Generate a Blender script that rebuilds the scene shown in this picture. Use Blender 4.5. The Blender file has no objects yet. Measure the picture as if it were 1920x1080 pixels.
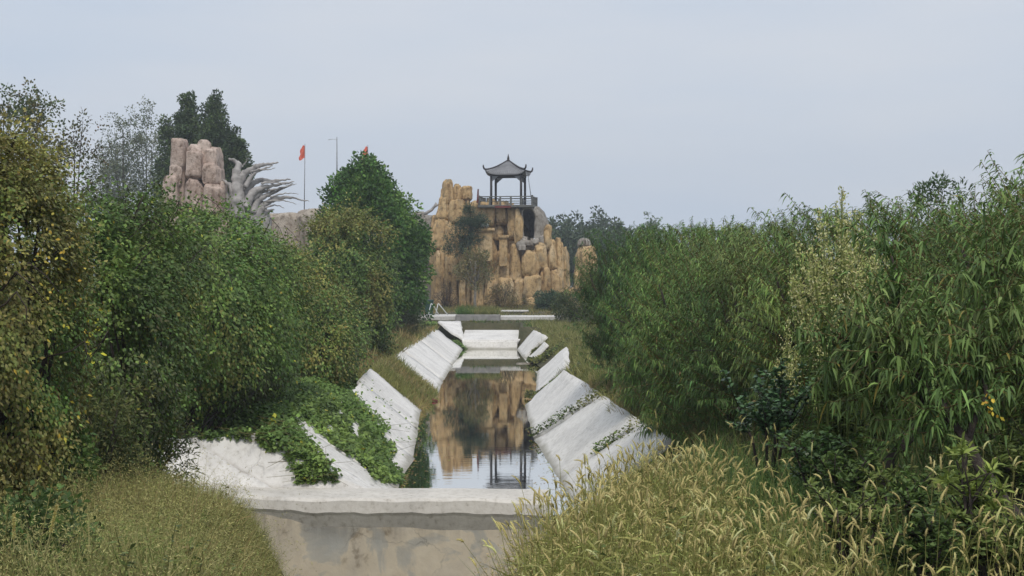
import bpy, bmesh, math, random
import numpy as np
from mathutils import Vector, Matrix

# ------------------------------------------------------------------ camera, sky, sun, exposure
SC = bpy.context.scene
COL = SC.collection
F, CX, HY, CZ = 2600.0, 960.0, 520.0, 4.5        # focal length in photo pixels, centre column, horizon row, eye height above water

cam = bpy.data.cameras.new('camera'); cam_o = bpy.data.objects.new('camera', cam); COL.objects.link(cam_o)
cam.sensor_width = 36.0; cam.lens = F/1920*36.0
cam.clip_start = 0.2; cam.clip_end = 4000
cam_o.location = (0, 0, CZ); cam_o.rotation_euler = (math.radians(90 - 0.44), 0, 0)
SC.camera = cam_o

SUN_EL, SUN_AZ = math.radians(56), math.radians(172)   # azimuth measured clockwise from +Y
world = bpy.data.worlds.new('World'); SC.world = world; world.use_nodes = True
nt = world.node_tree; N_ = nt.nodes; L_ = nt.links
bg = N_['Background']; bg.inputs['Strength'].default_value = 0.1
sky = N_.new('ShaderNodeTexSky'); sky.sky_type = 'NISHITA'; sky.sun_disc = False
sky.sun_elevation = SUN_EL; sky.sun_rotation = SUN_AZ; sky.dust_density = 4.0; sky.air_density = 1.2
tc = N_.new('ShaderNodeTexCoord'); mp = N_.new('ShaderNodeMapping'); mp.inputs['Scale'].default_value = (1, 1, 5)
nz = N_.new('ShaderNodeTexNoise'); nz.inputs['Scale'].default_value = 2.2; nz.inputs['Detail'].default_value = 5
cr = N_.new('ShaderNodeValToRGB')
cr.color_ramp.elements[0].position = 0.32; cr.color_ramp.elements[0].color = (4.75, 5.45, 6.5, 1)
cr.color_ramp.elements[1].position = 0.72; cr.color_ramp.elements[1].color = (5.85, 6.12, 6.62, 1)
mx = N_.new('ShaderNodeMix'); mx.data_type = 'RGBA'; mx.inputs['Factor'].default_value = 0.93
L_.new(tc.outputs['Generated'], mp.inputs['Vector']); L_.new(mp.outputs[0], nz.inputs['Vector'])
L_.new(nz.outputs['Fac'], cr.inputs[0]); L_.new(sky.outputs[0], mx.inputs[6]); L_.new(cr.outputs[0], mx.inputs[7])
L_.new(mx.outputs[2], bg.inputs['Color'])

sun = bpy.data.lights.new('sun', 'SUN'); sun.energy = 1.5; sun.angle = math.radians(14); sun.color = (1, 0.95, 0.87)
sun_o = bpy.data.objects.new('sun', sun); COL.objects.link(sun_o)
sd = Vector((math.sin(SUN_AZ)*math.cos(SUN_EL), math.cos(SUN_AZ)*math.cos(SUN_EL), math.sin(SUN_EL)))
sun_o.rotation_euler = sd.to_track_quat('Z', 'Y').to_euler()

SC.view_settings.view_transform = 'Standard'; SC.view_settings.look = 'None'
SC.view_settings.exposure = 0.30; SC.view_settings.gamma = 1.0; SC.view_settings.use_curve_mapping = False
SC.render.engine = 'CYCLES'
try:
    SC.cycles.max_bounces = 6; SC.cycles.diffuse_bounces = 3; SC.cycles.glossy_bounces = 3
    SC.cycles.transmission_bounces = 3; SC.cycles.transparent_max_bounces = 4
except Exception: pass

# ------------------------------------------------------------------ helpers
rs = np.random.RandomState(7)

def at(px, py, Y):                       # a point of the photograph, set at its real distance Y
    return Vector(((px - CX)/F*Y, Y, CZ - (py - HY)/F*Y))
def ax(px, Y): return (px - CX)/F*Y
def az(py, Y): return CZ - (py - HY)/F*Y

def norm(a): return a/np.maximum(np.linalg.norm(a, axis=-1, keepdims=True), 1e-9)

_NK = {}
def noise(p, freq=1.0, seed=0):          # smooth pseudo noise in about -1..1
    if seed not in _NK:
        r = np.random.RandomState(1000 + seed)
        _NK[seed] = (r.normal(size=(9, 3)), r.uniform(0, 6.28, 9), r.uniform(.7, 2.2, 9))
    k, ph, sc = _NK[seed]
    p = np.asarray(p, float)*freq
    out = 0
    for i in range(9):
        out = out + np.sin((p @ k[i])*sc[i] + ph[i] + 1.3*np.sin((p @ k[(i+3) % 9]) + ph[i-1]))/sc[i]
    return out/4.2

def link(o, parent=None):
    COL.objects.link(o)
    if parent is not None: o.parent = parent
    return o

def tag(o, label=None, cat=None, group=None, kind=None):
    if label: o['label'] = label
    if cat: o['category'] = cat
    if group: o['group'] = group
    if kind: o['kind'] = kind
    return o

def thing(name, label, cat, loc, group=None, rz=0.0):
    o = bpy.data.objects.new(name, None); o.empty_display_size = .3
    o.location = loc; o.rotation_euler = (0, 0, rz)
    link(o); return tag(o, label, cat, group)

def np_mesh(name, V, Q, mat, tint=None, smooth=False):
    """V (n,3), Q (m,k) faces with the same number of corners."""
    me = bpy.data.meshes.new(name)
    V = np.ascontiguousarray(V, dtype=np.float32); Q = np.ascontiguousarray(Q, dtype=np.int32)
    m, k = Q.shape
    me.vertices.add(len(V)); me.vertices.foreach_set('co', V.ravel())
    me.loops.add(m*k); me.loops.foreach_set('vertex_index', Q.ravel())
    me.polygons.add(m); me.polygons.foreach_set('loop_start', np.arange(0, m*k, k, dtype=np.int32))
    if smooth: me.polygons.foreach_set('use_smooth', np.ones(m, dtype=bool))
    if tint is not None:
        a = me.attributes.new('tint', 'FLOAT_COLOR', 'FACE')
        t = np.ones((m, 4), dtype=np.float32); t[:, :3] = tint
        a.data.foreach_set('color', t.ravel())
    me.update(calc_edges=True); me.validate()
    me.materials.append(mat)
    return me

class MB:
    """collects boxes, tubes and prisms for one mesh object"""
    def __init__(s): s.v = []; s.f = []; s.sm = []
    def add(s, vs, fs, smooth=False):
        o = len(s.v); s.v += [tuple(v) for v in vs]
        for f in fs: s.f.append([o + i for i in f]); s.sm.append(smooth)
    def box(s, x0, x1, y0, y1, z0, z1, b=0.0, M=None):
        if b <= 0:
            vs = [(x, y, z) for z in (z0, z1) for y in (y0, y1) for x in (x0, x1)]
            fs = [(0,2,3,1), (4,5,7,6), (0,1,5,4), (2,6,7,3), (0,4,6,2), (1,3,7,5)]
        else:
            bm = bmesh.new(); bmesh.ops.create_cube(bm, size=1)
            for v in bm.verts:
                v.co = Vector(((x0+x1)/2 + v.co.x*(x1-x0), (y0+y1)/2 + v.co.y*(y1-y0), (z0+z1)/2 + v.co.z*(z1-z0)))
            bmesh.ops.bevel(bm, geom=bm.edges[:], offset=b, segments=1, affect='EDGES')
            bm.verts.index_update(); vs = [v.co.copy() for v in bm.verts]; fs = [[v.index for v in f.verts] for f in bm.faces]; bm.free()
        if M is not None: vs = [M @ Vector(v) for v in vs]
        s.add(vs, fs)
    def tube(s, pts, rad, n=6, cap=True):
        pts = [Vector(p) for p in pts]
        if not hasattr(rad, '__len__'): rad = [rad]*len(pts)
        vs, fs = [], []
        u = None
        for i, p in enumerate(pts):
            d = (pts[min(i+1, len(pts)-1)] - pts[max(i-1, 0)]).normalized()
            if u is None:
                u = d.orthogonal().normalized()
            else:
                u = (u - d*u.dot(d)).normalized()
            w = d.cross(u)
            for k in range(n):
                a = 2*math.pi*k/n
                vs.append(p + (u*math.cos(a) + w*math.sin(a))*rad[i])
        for i in range(len(pts)-1):
            for k in range(n):
                a, b = i*n + k, i*n + (k+1) % n
                fs.append((a, b, b+n, a+n))
        if cap:
            fs.append(list(range(n))[::-1]); fs.append([(len(pts)-1)*n + k for k in range(n)])
        s.add(vs, fs, True)
    def build(s, name, mat, parent=None, smooth=None):
        me = bpy.data.meshes.new(name); me.from_pydata(s.v, [], s.f)
        me.polygons.foreach_set('use_smooth', [bool(x) if smooth is None else smooth for x in s.sm])
        bm = bmesh.new(); bm.from_mesh(me); bmesh.ops.recalc_face_normals(bm, faces=bm.faces[:]); bm.to_mesh(me); bm.free()
        me.materials.append(mat); me.update()
        return link(bpy.data.objects.new(name, me), parent)

class Leaves:
    """collects leaf faces (quads) with a colour each"""
    def __init__(s): s.V = []; s.Q = []; s.T = []; s.n = 0
    def add(s, P, D, L, W, tint, seg=1, curl=0.0, nrm=None, prof=None):
        n = len(P)
        if n == 0: return
        P = np.asarray(P, float); D = norm(np.asarray(D, float))
        L = np.broadcast_to(np.asarray(L, float), (n,))[:, None]; W = np.broadcast_to(np.asarray(W, float), (n,))[:, None]
        curl = np.broadcast_to(np.asarray(curl, float), (n,))[:, None]
        R = rs.normal(size=(n, 3)) if nrm is None else nrm + rs.normal(size=(n, 3))*0.45
        S = norm(np.cross(D, R)); tint = np.broadcast_to(tint, (n, 3))
        if seg == 1:
            mid = P + D*L*.42; tip = P + D*L; tip[:, 2:] -= curl*L
            V = np.stack([P, mid + S*W*.5, tip, mid - S*W*.5], 1).reshape(-1, 3)
            Q = np.arange(n*4).reshape(n, 4)
            s.T.append(tint)
        else:
            rows = []
            for i in range(seg+1):
                t = i/seg
                c = P + D*L*t; c[:, 2:] -= curl*L*t*t
                if prof is not None: w = prof[i]
                else: w = (.18, 1, .08)[i] if seg == 2 else math.sin(math.pi*(.08 + .90*t**.85))
                rows.append(c + S*W*.5*w); rows.append(c - S*W*.5*w)
            V = np.stack(rows, 1).reshape(-1, 3); k = 2*(seg+1)
            base = (np.arange(n)*k)[:, None]
            Q = np.concatenate([base + np.array([2*i, 2*i+1, 2*i+3, 2*i+2]) for i in range(seg)], 1).reshape(-1, 4)
            s.T.append(np.repeat(tint, seg, 0))
        s.V.append(V); s.Q.append(Q + s.n); s.n += len(V)
    def tubes(s, A, B, r0, r1, tint):     # thin three-sided sticks from A to B
        n = len(A)
        if n == 0: return
        A = np.asarray(A, float); B = np.asarray(B, float); D = norm(B - A)
        U = norm(np.cross(D, np.array([.3, .5, .81]))); W = np.cross(D, U)
        r0 = np.broadcast_to(r0, (n,))[:, None]; r1 = np.broadcast_to(r1, (n,))[:, None]
        rows = []
        for c, r in ((A, r0), (B, r1)):
            for a in (0, 2.094, 4.189): rows.append(c + (U*math.cos(a) + W*math.sin(a))*r)
        V = np.stack(rows, 1).reshape(-1, 3); base = (np.arange(n)*6)[:, None]
        Q = np.concatenate([base + np.array([i, (i+1) % 3, 3+(i+1) % 3, 3+i]) for i in range(3)], 1).reshape(-1, 4)
        s.V.append(V); s.Q.append(Q + s.n); s.n += len(V); s.T.append(np.repeat(np.broadcast_to(tint, (n, 3)), 3, 0))
    def mesh(s, name, mat):
        gain = np.array([1.62, 1.60, 1.32]) if mat is GRASS else np.array([1.92, 1.78, 1.36])
        return np_mesh(name, np.concatenate(s.V), np.concatenate(s.Q), mat, np.clip(np.concatenate(s.T)*gain, .004, .72))
    def build(s, name, mat, parent=None):
        return link(bpy.data.objects.new(name, s.mesh(name, mat)), parent)

def jit(c, n, v=.25, hue=.08):            # leaf colours around c
    c = np.asarray(c, float)
    b = np.exp(rs.normal(0, v, (n, 1)))
    h = np.exp(rs.normal(0, hue, (n, 3)))
    return np.clip(c*b*h, .004, .75)

# ------------------------------------------------------------------ materials
def mat_new(name):
    m = bpy.data.materials.new(name); m.use_nodes = True
    t = m.node_tree; t.nodes.clear()
    o = t.nodes.new('ShaderNodeOutputMaterial'); p = t.nodes.new('ShaderNodeBsdfPrincipled')
    t.links.new(p.outputs[0], o.inputs[0]); return m, t, p, o

def ramp(t, fac, stops):
    r = t.nodes.new('ShaderNodeValToRGB'); e = r.color_ramp.elements
    while len(e) > 1: e.remove(e[-1])
    e[0].position = stops[0][0]; e[0].color = (*stops[0][1], 1)
    for q, c in stops[1:]:
        x = e.new(q); x.color = (*c, 1)
    t.links.new(fac, r.inputs[0]); return r.outputs[0]
def noise_n(t, scale, detail=4, vec=None, rough=.55, dist=0.0):
    n = t.nodes.new('ShaderNodeTexNoise'); n.inputs['Scale'].default_value = scale; n.inputs['Detail'].default_value = detail
    n.inputs['Roughness'].default_value = rough; n.inputs['Distortion'].default_value = dist
    if vec is not None: t.links.new(vec, n.inputs['Vector'])
    return n.outputs['Fac']
def mixc(t, fac, a, b, mode='MIX'):
    m = t.nodes.new('ShaderNodeMix'); m.data_type = 'RGBA'; m.blend_type = mode
    if isinstance(fac, (int, float)): m.inputs[0].default_value = fac
    else: t.links.new(fac, m.inputs[0])
    for k, s in ((6, a), (7, b)):
        if isinstance(s, tuple): m.inputs[k].default_value = (*s, 1)
        else: t.links.new(s, m.inputs[k])
    return m.outputs[2]
def objvec(t, scale=(1, 1, 1), rot=(0, 0, 0), kind='Object'):
    c = t.nodes.new('ShaderNodeTexCoord'); m = t.nodes.new('ShaderNodeMapping'); m.inputs['Scale'].default_value = scale
    m.inputs['Rotation'].default_value = rot
    t.links.new(c.outputs[kind], m.inputs['Vector']); return m.outputs[0]
def worldvec(t, scale=(1, 1, 1)):
    g = t.nodes.new('ShaderNodeNewGeometry'); m = t.nodes.new('ShaderNodeMapping'); m.inputs['Scale'].default_value = scale
    t.links.new(g.outputs['Position'], m.inputs['Vector']); return m.outputs[0]
def bump(t, p, h, strength=.4, dist=.05):
    b = t.nodes.new('ShaderNodeBump'); b.inputs['Strength'].default_value = strength; b.inputs['Distance'].default_value = dist
    t.links.new(h, b.inputs['Height']); t.links.new(b.outputs[0], p.inputs['Normal'])

def leaf_mat(name, trans=.25, rough=.55, spec=.25):
    m, t, p, o = mat_new(name)
    a = t.nodes.new('ShaderNodeAttribute'); a.attribute_name = 'tint'
    oi = t.nodes.new('ShaderNodeObjectInfo'); hs = t.nodes.new('ShaderNodeHueSaturation'); mr = t.nodes.new('ShaderNodeMapRange'); mr.inputs[3].default_value = .92; mr.inputs[4].default_value = 1.1
    t.links.new(oi.outputs['Random'], mr.inputs[0]); t.links.new(mr.outputs[0], hs.inputs['Value']); t.links.new(a.outputs['Color'], hs.inputs['Color'])
    mo = t.nodes.new('ShaderNodeMix'); mo.data_type = 'RGBA'; mo.blend_type = 'MULTIPLY'; mo.inputs[0].default_value = 1; t.links.new(hs.outputs[0], mo.inputs[6]); t.links.new(oi.outputs['Color'], mo.inputs[7])
    t.links.new(mo.outputs[2], p.inputs['Base Color'])
    p.inputs['Roughness'].default_value = rough; p.inputs['Specular IOR Level'].default_value = spec
    tr = t.nodes.new('ShaderNodeBsdfTranslucent'); ms = t.nodes.new('ShaderNodeMixShader'); ms.inputs[0].default_value = trans
    t.links.new(mo.outputs[2], tr.inputs['Color'])
    t.links.new(p.outputs[0], ms.inputs[1]); t.links.new(tr.outputs[0], ms.inputs[2]); t.links.new(ms.outputs[0], o.inputs[0])
    return m
LEAF = leaf_mat('leaf', .22); GRASS = leaf_mat('grass_blade', .2, .6, .2); GLOSS = leaf_mat('glossy_leaf', .15, .38, .45)

def simple(name, c, rough=.7, var=.25, scale=6, metallic=0.0, bumpy=.2, spec=.4):
    m, t, p, o = mat_new(name)
    v = objvec(t); n = noise_n(t, scale, 5, v)
    lo = tuple(x*(1-var) for x in c); hi = tuple(min(1, x*(1+var)) for x in c)
    t.links.new(ramp(t, n, [(.3, lo), (.7, hi)]), p.inputs['Base Color'])
    p.inputs['Roughness'].default_value = rough; p.inputs['Metallic'].default_value = metallic; p.inputs['Specular IOR Level'].default_value = spec
    if bumpy: bump(t, p, noise_n(t, scale*4, 4, v), bumpy, .02)
    return m
BARK = simple('bark', (.055, .042, .034), .9, .4, 20, bumpy=.6)
PALEBARK = simple('pale_bark', (.30, .27, .23), .85, .35, 8)
DARKWOOD = simple('dark_painted_wood', (.040, .034, .034), .6, .3, 5)
RAILWOOD = simple('weathered_rail', (.13, .13, .12), .7, .3, 5)
ROOF = simple('grey_roof_tile', (.25, .25, .26), .6, .15, 4)
RED = simple('red_cloth', (.62, .085, .06), .8, .15, 3, bumpy=0)
ORANGEFLAG = simple('faded_red_cloth', (.78, .17, .11), .8, .1, 3, bumpy=0)
DULLRED = simple('dull_red_board', (.15, .035, .03), .7, .3, 3)
GREENBIN = simple('green_plastic', (.018, .052, .040), .5, .15, 3, bumpy=.05)
WHITEMETAL = simple('white_painted_tube', (.62, .64, .64), .45, .08, 3, bumpy=0)
POLE = simple('grey_metal_pole', (.24, .25, .27), .5, .15, 3, bumpy=0)
STONE = simple('grey_planter_stone', (.26, .25, .24), .85, .25, 3)
DRIFT = simple('grey_driftwood', (.33, .31, .295), .85, .45, 2.2, bumpy=.9)
POSTC = simple('old_concrete_post', (.40, .39, .36), .9, .25, 6)

def cracks(t, c, scale, width, col, amount=.8):
    v = worldvec(t); n = t.nodes.new('ShaderNodeTexNoise'); n.inputs['Scale'].default_value = 2.2; n.inputs['Detail'].default_value = 6; t.links.new(v, n.inputs['Vector'])
    ad = t.nodes.new('ShaderNodeMix'); ad.data_type = 'RGBA'; ad.blend_type = 'LINEAR_LIGHT'; ad.inputs[0].default_value = .25; t.links.new(v, ad.inputs[6]); t.links.new(n.outputs['Color'], ad.inputs[7])
    vo = t.nodes.new('ShaderNodeTexVoronoi'); vo.feature = 'DISTANCE_TO_EDGE'; vo.inputs['Scale'].default_value = scale; t.links.new(ad.outputs[2], vo.inputs['Vector'])
    line = ramp(t, vo.outputs['Distance'], [(0, (amount,)*3), (width, (0, 0, 0))])
    gate = ramp(t, noise_n(t, .55, 3, v), [(.46, (0, 0, 0)), (.56, (1, 1, 1))])
    return mixc(t, mixc(t, 1.0, line, gate, 'MULTIPLY'), c, col)
def concrete(name, base, streak=True):
    m, t, p, o = mat_new(name)
    v = worldvec(t)
    big = noise_n(t, .9, 6, v, .6); fine = noise_n(t, 9, 6, v, .65)
    c1 = ramp(t, big, [(.3, tuple(x*.80 for x in base)), (.55, base), (.8, tuple(min(.9, x*1.06) for x in base))])
    c2 = ramp(t, fine, [(.30, (.48, .46, .42)), (.41, (.86, .85, .83)), (.56, (1, 1, 1)), (.8, (1, 1, 1))])
    c = mixc(t, .75, c1, c2, 'MULTIPLY')
    if streak:   # grime that ran down the slope
        sv = worldvec(t, (.8, 2.4, .8)); s = noise_n(t, 1.6, 7, sv, .72, 1.5)
        c = mixc(t, .35, c, ramp(t, s, [(.30, (.60, .60, .60)), (.44, (1, 1, 1))]), 'MULTIPLY')
        z = t.nodes.new('ShaderNodeSeparateXYZ'); t.links.new(worldvec(t), z.inputs[0])   # wet, algae-stained strip at the waterline
        ad = t.nodes.new('ShaderNodeMath'); ad.operation = 'MULTIPLY_ADD'; ad.inputs[1].default_value = .35; t.links.new(big, ad.inputs[0])
        ng = t.nodes.new('ShaderNodeMath'); ng.operation = 'MULTIPLY'; ng.inputs[1].default_value = -1.0; t.links.new(z.outputs[2], ng.inputs[0])
        t.links.new(ng.outputs[0], ad.inputs[2])
        c = mixc(t, ramp(t, ad.outputs[0], [(.03, (0, 0, 0)), (.16, (.75, .75, .75))]), c, (.24, .225, .17))
    c = cracks(t, c, .45, .009, (.34, .33, .31), .5)
    t.links.new(c, p.inputs['Base Color']); p.inputs['Roughness'].default_value = .85; p.inputs['Specular IOR Level'].default_value = .25
    bump(t, p, fine, .35, .02); return m
CONC = concrete('white_concrete', (.80, .775, .74))
CAPC = concrete('white_cap_concrete', (.72, .68, .62), False)
DECKC = concrete('deck_concrete', (.70, .68, .65), False)

def wall_mat():
    m, t, p, o = mat_new('stained_render')
    v = worldvec(t, (1, 1, 1.0))
    a = noise_n(t, .75, 6, v, .55, .6); b = noise_n(t, 2.6, 7, v, .65, .3); f = noise_n(t, 22, 5, v, .6)
    c = ramp(t, a, [(.40, (0.409, 0.409, 0.389)), (.47, (0.475, 0.455, 0.409)), (.50, (0.620, 0.554, 0.449)), (.62, (0.568, 0.515, 0.436)), (.75, (0.475, 0.449, 0.396))])
    c = mixc(t, .8, c, ramp(t, b, [(.30, (.42, .38, .33)), (.42, (.93, .91, .88)), (.6, (1.05, 1.04, 1.02))]), 'MULTIPLY')
    sv = worldvec(t, (3.2, 1, .35)); s = noise_n(t, 1.0, 6, sv, .6)
    z = t.nodes.new('ShaderNodeSeparateXYZ'); t.links.new(worldvec(t), z.inputs[0])
    mr = t.nodes.new('ShaderNodeMapRange'); mr.inputs[1].default_value = -.45; mr.inputs[2].default_value = .22; t.links.new(z.outputs[2], mr.inputs[0])
    mm = t.nodes.new('ShaderNodeMath'); mm.operation = 'MULTIPLY'; t.links.new(mr.outputs[0], mm.inputs[0])
    t.links.new(ramp(t, s, [(.42, (0, 0, 0)), (.62, (.9, .9, .9))]), mm.inputs[1])
    c = mixc(t, 1.0, c, (1.14, 1.13, 1.11), 'MULTIPLY')
    c = cracks(t, c, .6, .008, (.16, .15, .13), .6)
    c = mixc(t, mm.outputs[0], c, (.14, .12, .10))      # damp running from under the cap
    t.links.new(c, p.inputs['Base Color']); p.inputs['Roughness'].default_value = .9; p.inputs['Specular IOR Level'].default_value = .2
    bump(t, p, b, .4, .03); return m
WALLM = wall_mat()

def rock_mat(name, c0, c1, c2, sc=.55, lichen=None):
    m, t, p, o = mat_new(name)
    v = worldvec(t, (1, 1, .8)); w = worldvec(t)
    a = noise_n(t, sc, 7, v, .62, .3); f = noise_n(t, 3.5, 6, v, .65); g = noise_n(t, 9, 5, w, .6)
    c = ramp(t, a, [(.30, c0), (.50, c1), (.70, c2)])
    c = mixc(t, .95, c, ramp(t, f, [(.33, (.34, .30, .26)), (.45, (.80, .78, .75)), (.54, (.98, .97, .96)), (.70, (1.12, 1.10, 1.06))]), 'MULTIPLY')
    c = mixc(t, .8, c, ramp(t, noise_n(t, .9, 6, worldvec(t, (1.7, 1.7, .55)), .65), [(.34, (.55, .50, .46)), (.46, (1, 1, 1))]), 'MULTIPLY')
    if lichen:
        c = mixc(t, ramp(t, noise_n(t, 1.2, 5, w), [(.56, (0, 0, 0)), (.68, (.6, .6, .6))]), c, lichen)
    t.links.new(c, p.inputs['Base Color']); p.inputs['Roughness'].default_value = .9; p.inputs['Specular IOR Level'].default_value = .2
    ad = t.nodes.new('ShaderNodeMath'); ad.operation = 'ADD'; t.links.new(f, ad.inputs[0]); t.links.new(g, ad.inputs[1])
    bump(t, p, ad.outputs[0], .65, .12); return m
OCHRE = rock_mat('ochre_rock', (.42, .285, .145), (.57, .405, .21), (.63, .50, .32), lichen=(.27, .23, .16))
PINK = rock_mat('pinkish_rock', (.43, .32, .26), (.54, .43, .37), (.60, .51, .45))
GREYROCK = rock_mat('grey_rock', (.25, .225, .195), (.36, .335, .30), (.45, .42, .38))
TERRACE = rock_mat('pale_terrace_rock', (.36, .30, .24), (.46, .40, .335), (.52, .47, .41))

def water_mat():
    m, t, p, o = mat_new('canal_water')
    t.nodes.remove(p)
    v = worldvec(t, (.55, 2.6, 1)); n = noise_n(t, 1.6, 3, v, .5)
    v2 = worldvec(t, (.25, .9, 1)); n2 = noise_n(t, 1.0, 2, v2, .5)
    sp = t.nodes.new('ShaderNodeSeparateXYZ'); t.links.new(worldvec(t), sp.inputs[0])
    mr = t.nodes.new('ShaderNodeMapRange'); mr.inputs[1].default_value = 27; mr.inputs[2].default_value = 44   # a breeze ruffles the reach by the weir
    mr.inputs[3].default_value = 1.0; mr.inputs[4].default_value = .22; t.links.new(sp.outputs[1], mr.inputs[0])
    b = t.nodes.new('ShaderNodeBump'); b.inputs['Distance'].default_value = .012
    ms_ = t.nodes.new('ShaderNodeMath'); ms_.operation = 'MULTIPLY'; ms_.inputs[1].default_value = .11; t.links.new(mr.outputs[0], ms_.inputs[0])
    t.links.new(ms_.outputs[0], b.inputs['Strength'])
    ad = t.nodes.new('ShaderNodeMath'); ad.operation = 'ADD'; t.links.new(n, ad.inputs[0]); t.links.new(n2, ad.inputs[1]); t.links.new(ad.outputs[0], b.inputs['Height'])
    gl = t.nodes.new('ShaderNodeBsdfGlossy'); gl.inputs['Roughness'].default_value = .02; gl.inputs['Color'].default_value = (.93, .93, .91, 1)
    df = t.nodes.new('ShaderNodeBsdfDiffuse'); df.inputs['Color'].default_value = (.085, .075, .04, 1)
    fr = t.nodes.new('ShaderNodeLayerWeight'); fr.inputs['Blend'].default_value = .82
    t.links.new(b.outputs[0], gl.inputs['Normal']); t.links.new(b.outputs[0], fr.inputs['Normal'])
    ms = t.nodes.new('ShaderNodeMixShader'); t.links.new(fr.outputs['Facing'], ms.inputs[0]); t.links.new(df.outputs[0], ms.inputs[1]); t.links.new(gl.outputs[0], ms.inputs[2])
    t.links.new(ms.outputs[0], o.inputs[0]); return m
WATER = water_mat()

def soil_mat():
    m, t, p, o = mat_new('weedy_soil')
    v = worldvec(t); a = noise_n(t, .8, 6, v); f = noise_n(t, 7, 6, v, .7)
    c = ramp(t, a, [(.3, (.06, .065, .025)), (.5, (.10, .09, .045)), (.7, (.075, .085, .03))])
    c = mixc(t, .8, c, ramp(t, f, [(.3, (.5, .5, .5)), (.7, (1.2, 1.2, 1.2))]), 'MULTIPLY')
    t.links.new(c, p.inputs['Base Color']); p.inputs['Roughness'].default_value = .95; bump(t, p, f, .8, .08); return m
SOIL = soil_mat()

# ------------------------------------------------------------------ ground and water
WLY = [24, 30, 35.5, 46.8, 52, 60, 87, 95];  WLX = [-2.35, -2.42, -2.5, -3.12, -2.85, -3.0, -3.07, -3.1]
WRY = [24, 30, 37.5, 42.5, 48.5, 54, 60, 68, 74, 87, 95]; WRX = [1.35, 1.1, .66, .42, .38, 1.05, 1.25, 1.2, .85, .28, .28]
def wl(Y): return np.interp(Y, WLY, WLX)
def wr(Y): return np.interp(Y, WRY, WRX)
SL, SR = 1.44/2.0, 1.44/1.35
def bank_z(X, Y):
    return np.interp(Y, [0, 8, 12, 19, 26, 60, 90, 94, 100, 130], [2.75, 2.65, 2.45, 1.95, 1.5, 1.5, 1.45, 1.55, 1.95, 2.0])
def ground_z(X, Y):
    X = np.asarray(X, float); Y = np.asarray(Y, float)
    top = bank_z(X, Y) + .05*noise(np.stack([X, Y, 0*X], -1), 1.1, 3)
    top = top - .34*np.clip(-X - .8, 0, 1)*np.interp(Y, [8, 10, 21, 25], [0, 1, 1, 0])
    yb = np.interp(CX + F*X/np.maximum(Y, 1), [-200, 150, 300, 440, 500, 560], [885, 893, 908, 945, 985, 1090])   # the bank dips towards the weir
    top = np.where((X < -.8) & (Y > 12.5) & (Y < 26.3), np.minimum(top, CZ - (yb - HY)/F*Y - .36), top)
    a = wl(Y) - X; b = X - wr(Y)
    up = np.where(a > 0, a*SL*.8, np.where(b > 0, b*SR*.72, np.maximum(np.maximum(a, b)*.9, -.8))) - .22
    cor = np.clip((28.0 - Y)/.8, 0, 1)*(X < -2.2)*(X > -8.5); up = up - cor*1.9
    up = np.minimum(up, top - .12*(Y < 88))
    near = np.clip((30.5 - Y)/1.5, 0, 1)*(X < -2.2); up = np.where(near > 0, np.minimum(up, top - .5*near), up)
    fl = np.interp(Y, [5, 9, 13, 24], [2.5, 1.55, .6, -1.8]); c = np.interp(Y, [8, 25], [-.85, -1.72]); hw = np.interp(Y, [8, 25], [.3, 2.05])
    dn = np.minimum(fl + np.maximum(np.abs(X - c) - hw, 0)*np.where(X < c, np.interp(Y, [10, 20], [1.05, 2.0]), 1.05), top)
    k = np.clip((Y - 25.45)/.5, 0, 1); z = dn*(1-k) + up*k
    pit = (X > -4.9)*(X < .45)*(Y > 86.6)*(Y < 93.2)
    k2 = np.clip((Y - 87.2)/.8, 0, 1); z = z*(1-k2) + np.where(k2 > 0, top - .12*(Y < 94), 0)*k2
    return np.where(pit > 0, np.minimum(z, .15 + .0*z), z)

gx = np.concatenate([[-900, -400, -200, -110, -70, -45, -30, -22, -17], np.arange(-14, 10.01, .28), [12, 15, 20, 28, 40, 65, 110, 200, 400, 900]])
gy = np.concatenate([[-60, -20, -6, 0, 3], np.arange(5, 25, .45), np.arange(25, 30, .2), np.arange(30, 86, .8), np.arange(86, 101, .4), [103, 107, 112, 120, 130, 145, 170, 210, 280, 400, 700, 1300, 2500]])
GX, GY = np.meshgrid(gx, gy); V = np.stack([GX, GY, ground_z(GX, GY)], -1).reshape(-1, 3)
i, j = np.meshgrid(np.arange(len(gy)-1), np.arange(len(gx)-1), indexing='ij'); a = (i*len(gx) + j).ravel()
tag(link(bpy.data.objects.new('ground', np_mesh('ground', V, np.stack([a, a+1, a+1+len(gx), a+len(gx)], 1), SOIL, smooth=True))),
    'weedy earth banks on both sides of the canal', kind='structure')
wm = MB(); wm.add([(-5, 26.2, 0), (4, 26.2, 0), (4, 88, 0), (-5, 88, 0)], [(0, 1, 2, 3)])
tag(wm.build('water', WATER), 'still brown canal water mirroring the rocks and the pavilion', kind='structure')

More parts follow.
